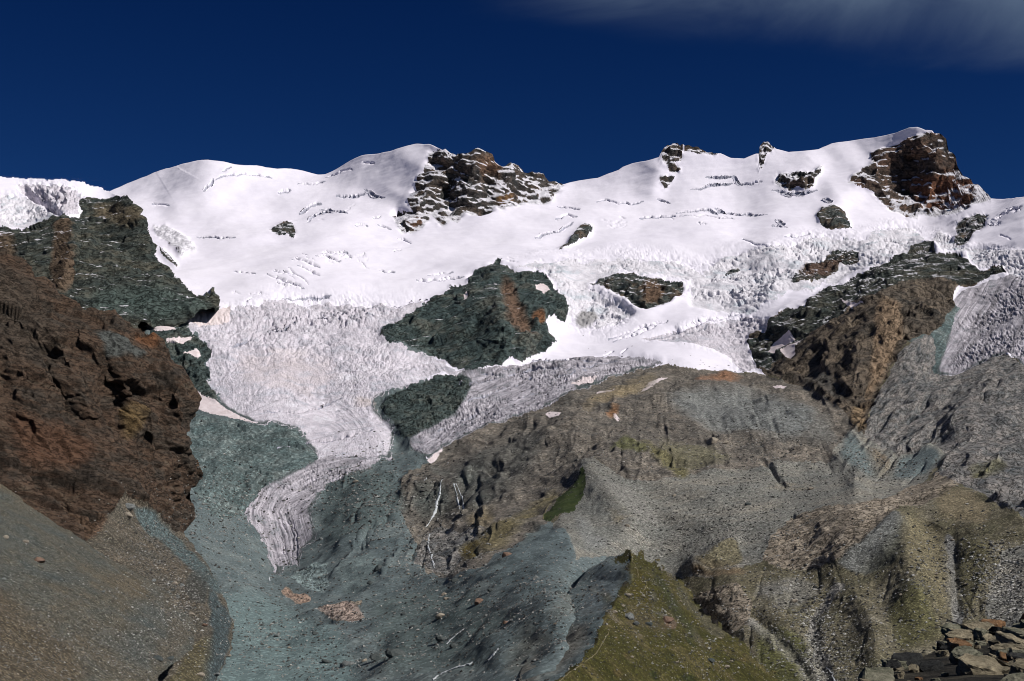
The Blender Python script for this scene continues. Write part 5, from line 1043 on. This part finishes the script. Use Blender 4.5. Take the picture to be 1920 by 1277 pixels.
# ------------------------------------------------------------------ rocky knoll at the viewer's feet, bottom right
fore = [(1560,1300),(1600,1285),(1624,1266),(1655,1258),(1690,1248),(1720,1235),(1745,1227),(1763,1208),(1772,1193),(1790,1183),(1830,1178),(1870,1183),(1925,1166),(2150,1100),(2150,1500),(1500,1500)]
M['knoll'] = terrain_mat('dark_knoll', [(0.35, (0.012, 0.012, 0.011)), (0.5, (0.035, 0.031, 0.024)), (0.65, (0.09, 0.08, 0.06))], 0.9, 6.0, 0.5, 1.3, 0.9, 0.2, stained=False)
build_layer('knoll', (1500, 2140), (1110, 1480), 2.2, (lambda U, V: np.clip(-1.14 / np.minimum(slopes(U, V)[1] - 0.0655 * slopes(U, V)[0] + 0.187, -0.018), 8, 65)), [
  R('rocky_knoll','dark broken ground of the rocky knoll in the bottom right corner','knoll','knoll',fore,[rock_noise(0.8,0.03,0,(1,1,0.7),4),ground_noise(6,0.08,3)],flat=True)], skirt=0.1, drop=0, seed=6)
M['slab_tan'] = terrain_mat('slab_tan', [(0.34, (0.10, 0.088, 0.062)), (0.5, (0.21, 0.18, 0.125)), (0.66, (0.34, 0.29, 0.20))], 1.6, 12.0, 0.55, 1.35, 0.8, 0.06, stained=False, streak=(4, (1, 1, 5)))
M['slab_olive'] = terrain_mat('slab_olive', [(0.34, (0.07, 0.072, 0.052)), (0.5, (0.14, 0.138, 0.10)), (0.66, (0.24, 0.225, 0.17))], 1.8, 12.0, 0.55, 1.35, 0.8, 0.06, stained=False, streak=(-6, (1, 1, 5)))
M['slab_rust'] = terrain_mat('slab_rust', [(0.34, (0.10, 0.060, 0.035)), (0.5, (0.20, 0.11, 0.055)), (0.66, (0.28, 0.19, 0.12))], 1.7, 12.0, 0.55, 1.35, 0.8, 0.06, stained=False, streak=(8, (1, 1, 4)))
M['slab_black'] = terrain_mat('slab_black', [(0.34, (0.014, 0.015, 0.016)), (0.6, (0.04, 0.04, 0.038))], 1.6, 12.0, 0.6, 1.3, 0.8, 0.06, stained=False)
def slab_mesh(seed, mat, h):
    """a broken slab: hull of jittered corners, worn edges, layered faces"""
    rr = random.Random(seed); bm = bmesh.new()
    for z in (-1, 1):
        n = rr.randint(5, 7); a0 = rr.uniform(0, 6.28)
        for k in range(n):
            a = a0 + 6.283 * k / n + rr.uniform(-0.35, 0.35); r = rr.uniform(0.75, 1.1) * (0.92 if z > 0 else 1.0)
            bm.verts.new((math.cos(a) * r, math.sin(a) * r * 0.85, z * h * rr.uniform(0.8, 1.1)))
    res = bmesh.ops.convex_hull(bm, input=bm.verts)
    junk = [v for v in bm.verts if not v.link_faces]
    bmesh.ops.delete(bm, geom=junk, context='VERTS')
    bmesh.ops.bevel(bm, geom=bm.edges[:], offset=0.05, segments=1, affect='EDGES')
    bmesh.ops.triangulate(bm, faces=bm.faces[:])
    for k in range(3):
        bmesh.ops.subdivide_edges(bm, edges=[e for e in bm.edges if e.calc_length() > 0.22], cuts=1)
        bmesh.ops.triangulate(bm, faces=bm.faces[:])
    bm.normal_update()
    off = Vector((seed * 3.1, 0, 0))
    mv = [(v, v.normal.copy()) for v in bm.verts]
    for v, n in mv:
        q = v.co * 2.4 + off
        d = 0.07 * mnoise.noise(q) + 0.04 * mnoise.noise(q * 2.9) + 0.025 * math.copysign(1, mnoise.noise(Vector((q.x * .3, q.y * .3, q.z * 7))))
        v.co += n * d
    me = bpy.data.meshes.new('rock_slab'); bm.to_mesh(me); bm.free(); me.materials.append(mat)
    for p in me.polygons: p.use_smooth = False
    return me
SLB = {k: [slab_mesh(11 * i + 5 * j, M['slab_' + k], h) for i, h in enumerate((0.22, 0.32, 0.45, 0.6))] for j, k in enumerate(('tan', 'olive', 'rust', 'black'))}
def put_slab(u, v, w_px, kind, shape, label, group=None, rot=None, tilt=None, lift=0.25, tall=1.0, rr=random.Random(12)):
    s = surface(u, v)
    if s is None or s[2] != 'knoll': return
    p = s[0]; size = w_px / FOC * p[1] / 2
    o = bpy.data.objects.new('rock_slab', SLB[kind][shape]); C.objects.link(o)
    o.scale = (size, size * 0.9, size * tall)
    t = tilt if tilt is not None else (rr.gauss(0.05, 0.14), rr.gauss(-0.08, 0.16))
    o.rotation_euler = (t[0], t[1], rr.uniform(0, 6.28) if rot is None else rot)
    o.location = (p[0], p[1], p[2] + size * lift)
    tag(o, label, 'rock', group, 'thing')
put_slab(1838, 1268, 118, 'tan', 1, 'widest pale tan slab, with a smooth sloping top, at the bottom of the rocky knoll', rot=0.4, tilt=(0.32, 0.1), lift=0.12)
put_slab(1840, 1202, 34, 'olive', 3, 'upright olive block with a black shaded side on the rocky knoll', rot=0.2, tilt=(0.0, 0.05), lift=0.5, tall=1.5)
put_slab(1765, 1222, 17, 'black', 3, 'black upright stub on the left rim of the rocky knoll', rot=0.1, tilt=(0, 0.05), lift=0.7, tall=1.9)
put_slab(1722, 1240, 24, 'olive', 1, 'pale grey stone on the left rim of the rocky knoll above the black hollow', lift=0.5)
put_slab(1735, 1252, 18, 'olive', 1, 'small pale stone half sunk in the black hollow', lift=0.35)
put_slab(1714, 1264, 34, 'tan', 1, 'pale tan block lying in the lower part of the black hollow', lift=0.3)
put_slab(1676, 1262, 38, 'black', 2, 'dark leaning slab at the lower left end of the rocky knoll', rot=0.8, tilt=(0.1, -0.5), lift=0.3)
put_slab(1640, 1274, 36, 'olive', 0, 'flat grey stone at the far left toe of the rocky knoll', lift=0.3)
put_slab(1885, 1252, 46, 'rust', 2, 'rusty orange block beside the widest pale slab', rot=1.2, tilt=(0.35, -0.3), lift=0.4)
put_slab(1905, 1233, 44, 'tan', 1, 'yellowish tan slab behind the rusty orange block', lift=0.35)
put_slab(1870, 1215, 38, 'tan', 2, 'tan block right of the upright olive block', lift=0.35)
put_slab(1795, 1203, 60, 'tan', 0, 'long brown layered slab along the upper rim of the rocky knoll', rot=0.1, tilt=(0.1, 0.02), lift=0.3)
put_slab(1800, 1222, 54, 'tan', 0, 'lower of the layered brown slabs under the upper rim', rot=0.3, tilt=(0.12, 0.04), lift=0.3)
put_slab(1745, 1262, 60, 'black', 1, 'slab painted black for the shade in the hollow of the rocky knoll', rot=0.5, tilt=(0.0, -0.25), lift=0.1)  # near-black slab stands in for the deep shade of the hollow
rr = random.Random(77); n = 0
for k in range(1000):
    u, v = rr.uniform(1630, 1960), rr.uniform(1172, 1330)
    if 1690 < u < 1790 and v > 1236 and rr.random() < 0.85: continue
    if 1785 < u < 1890 and v > 1250: continue
    if n >= 320: break
    kind = rr.choices(['tan', 'olive', 'rust', 'black'], (5, 4, 1, 1.2))[0]
    put_slab(u, v, min(70, 11 * rr.paretovariate(1.5)) * (1.0 + 0.35 * max(0, (v - 1225) / 60)), kind, rr.randint(0, 2), {'tan': 'broken tan slab in the heap on the rocky knoll', 'olive': 'broken olive grey slab in the heap on the rocky knoll', 'rust': 'broken rust coloured slab in the heap on the rocky knoll', 'black': 'blackish broken slab in the heap on the rocky knoll'}[kind],
             {'tan': 'tan slabs of the rocky knoll', 'olive': 'olive grey slabs of the rocky knoll', 'rust': 'rust coloured slabs of the rocky knoll', 'black': 'blackish slabs of the rocky knoll'}[kind], rr=rr, lift=rr.uniform(0.1, 0.4)); n += 1
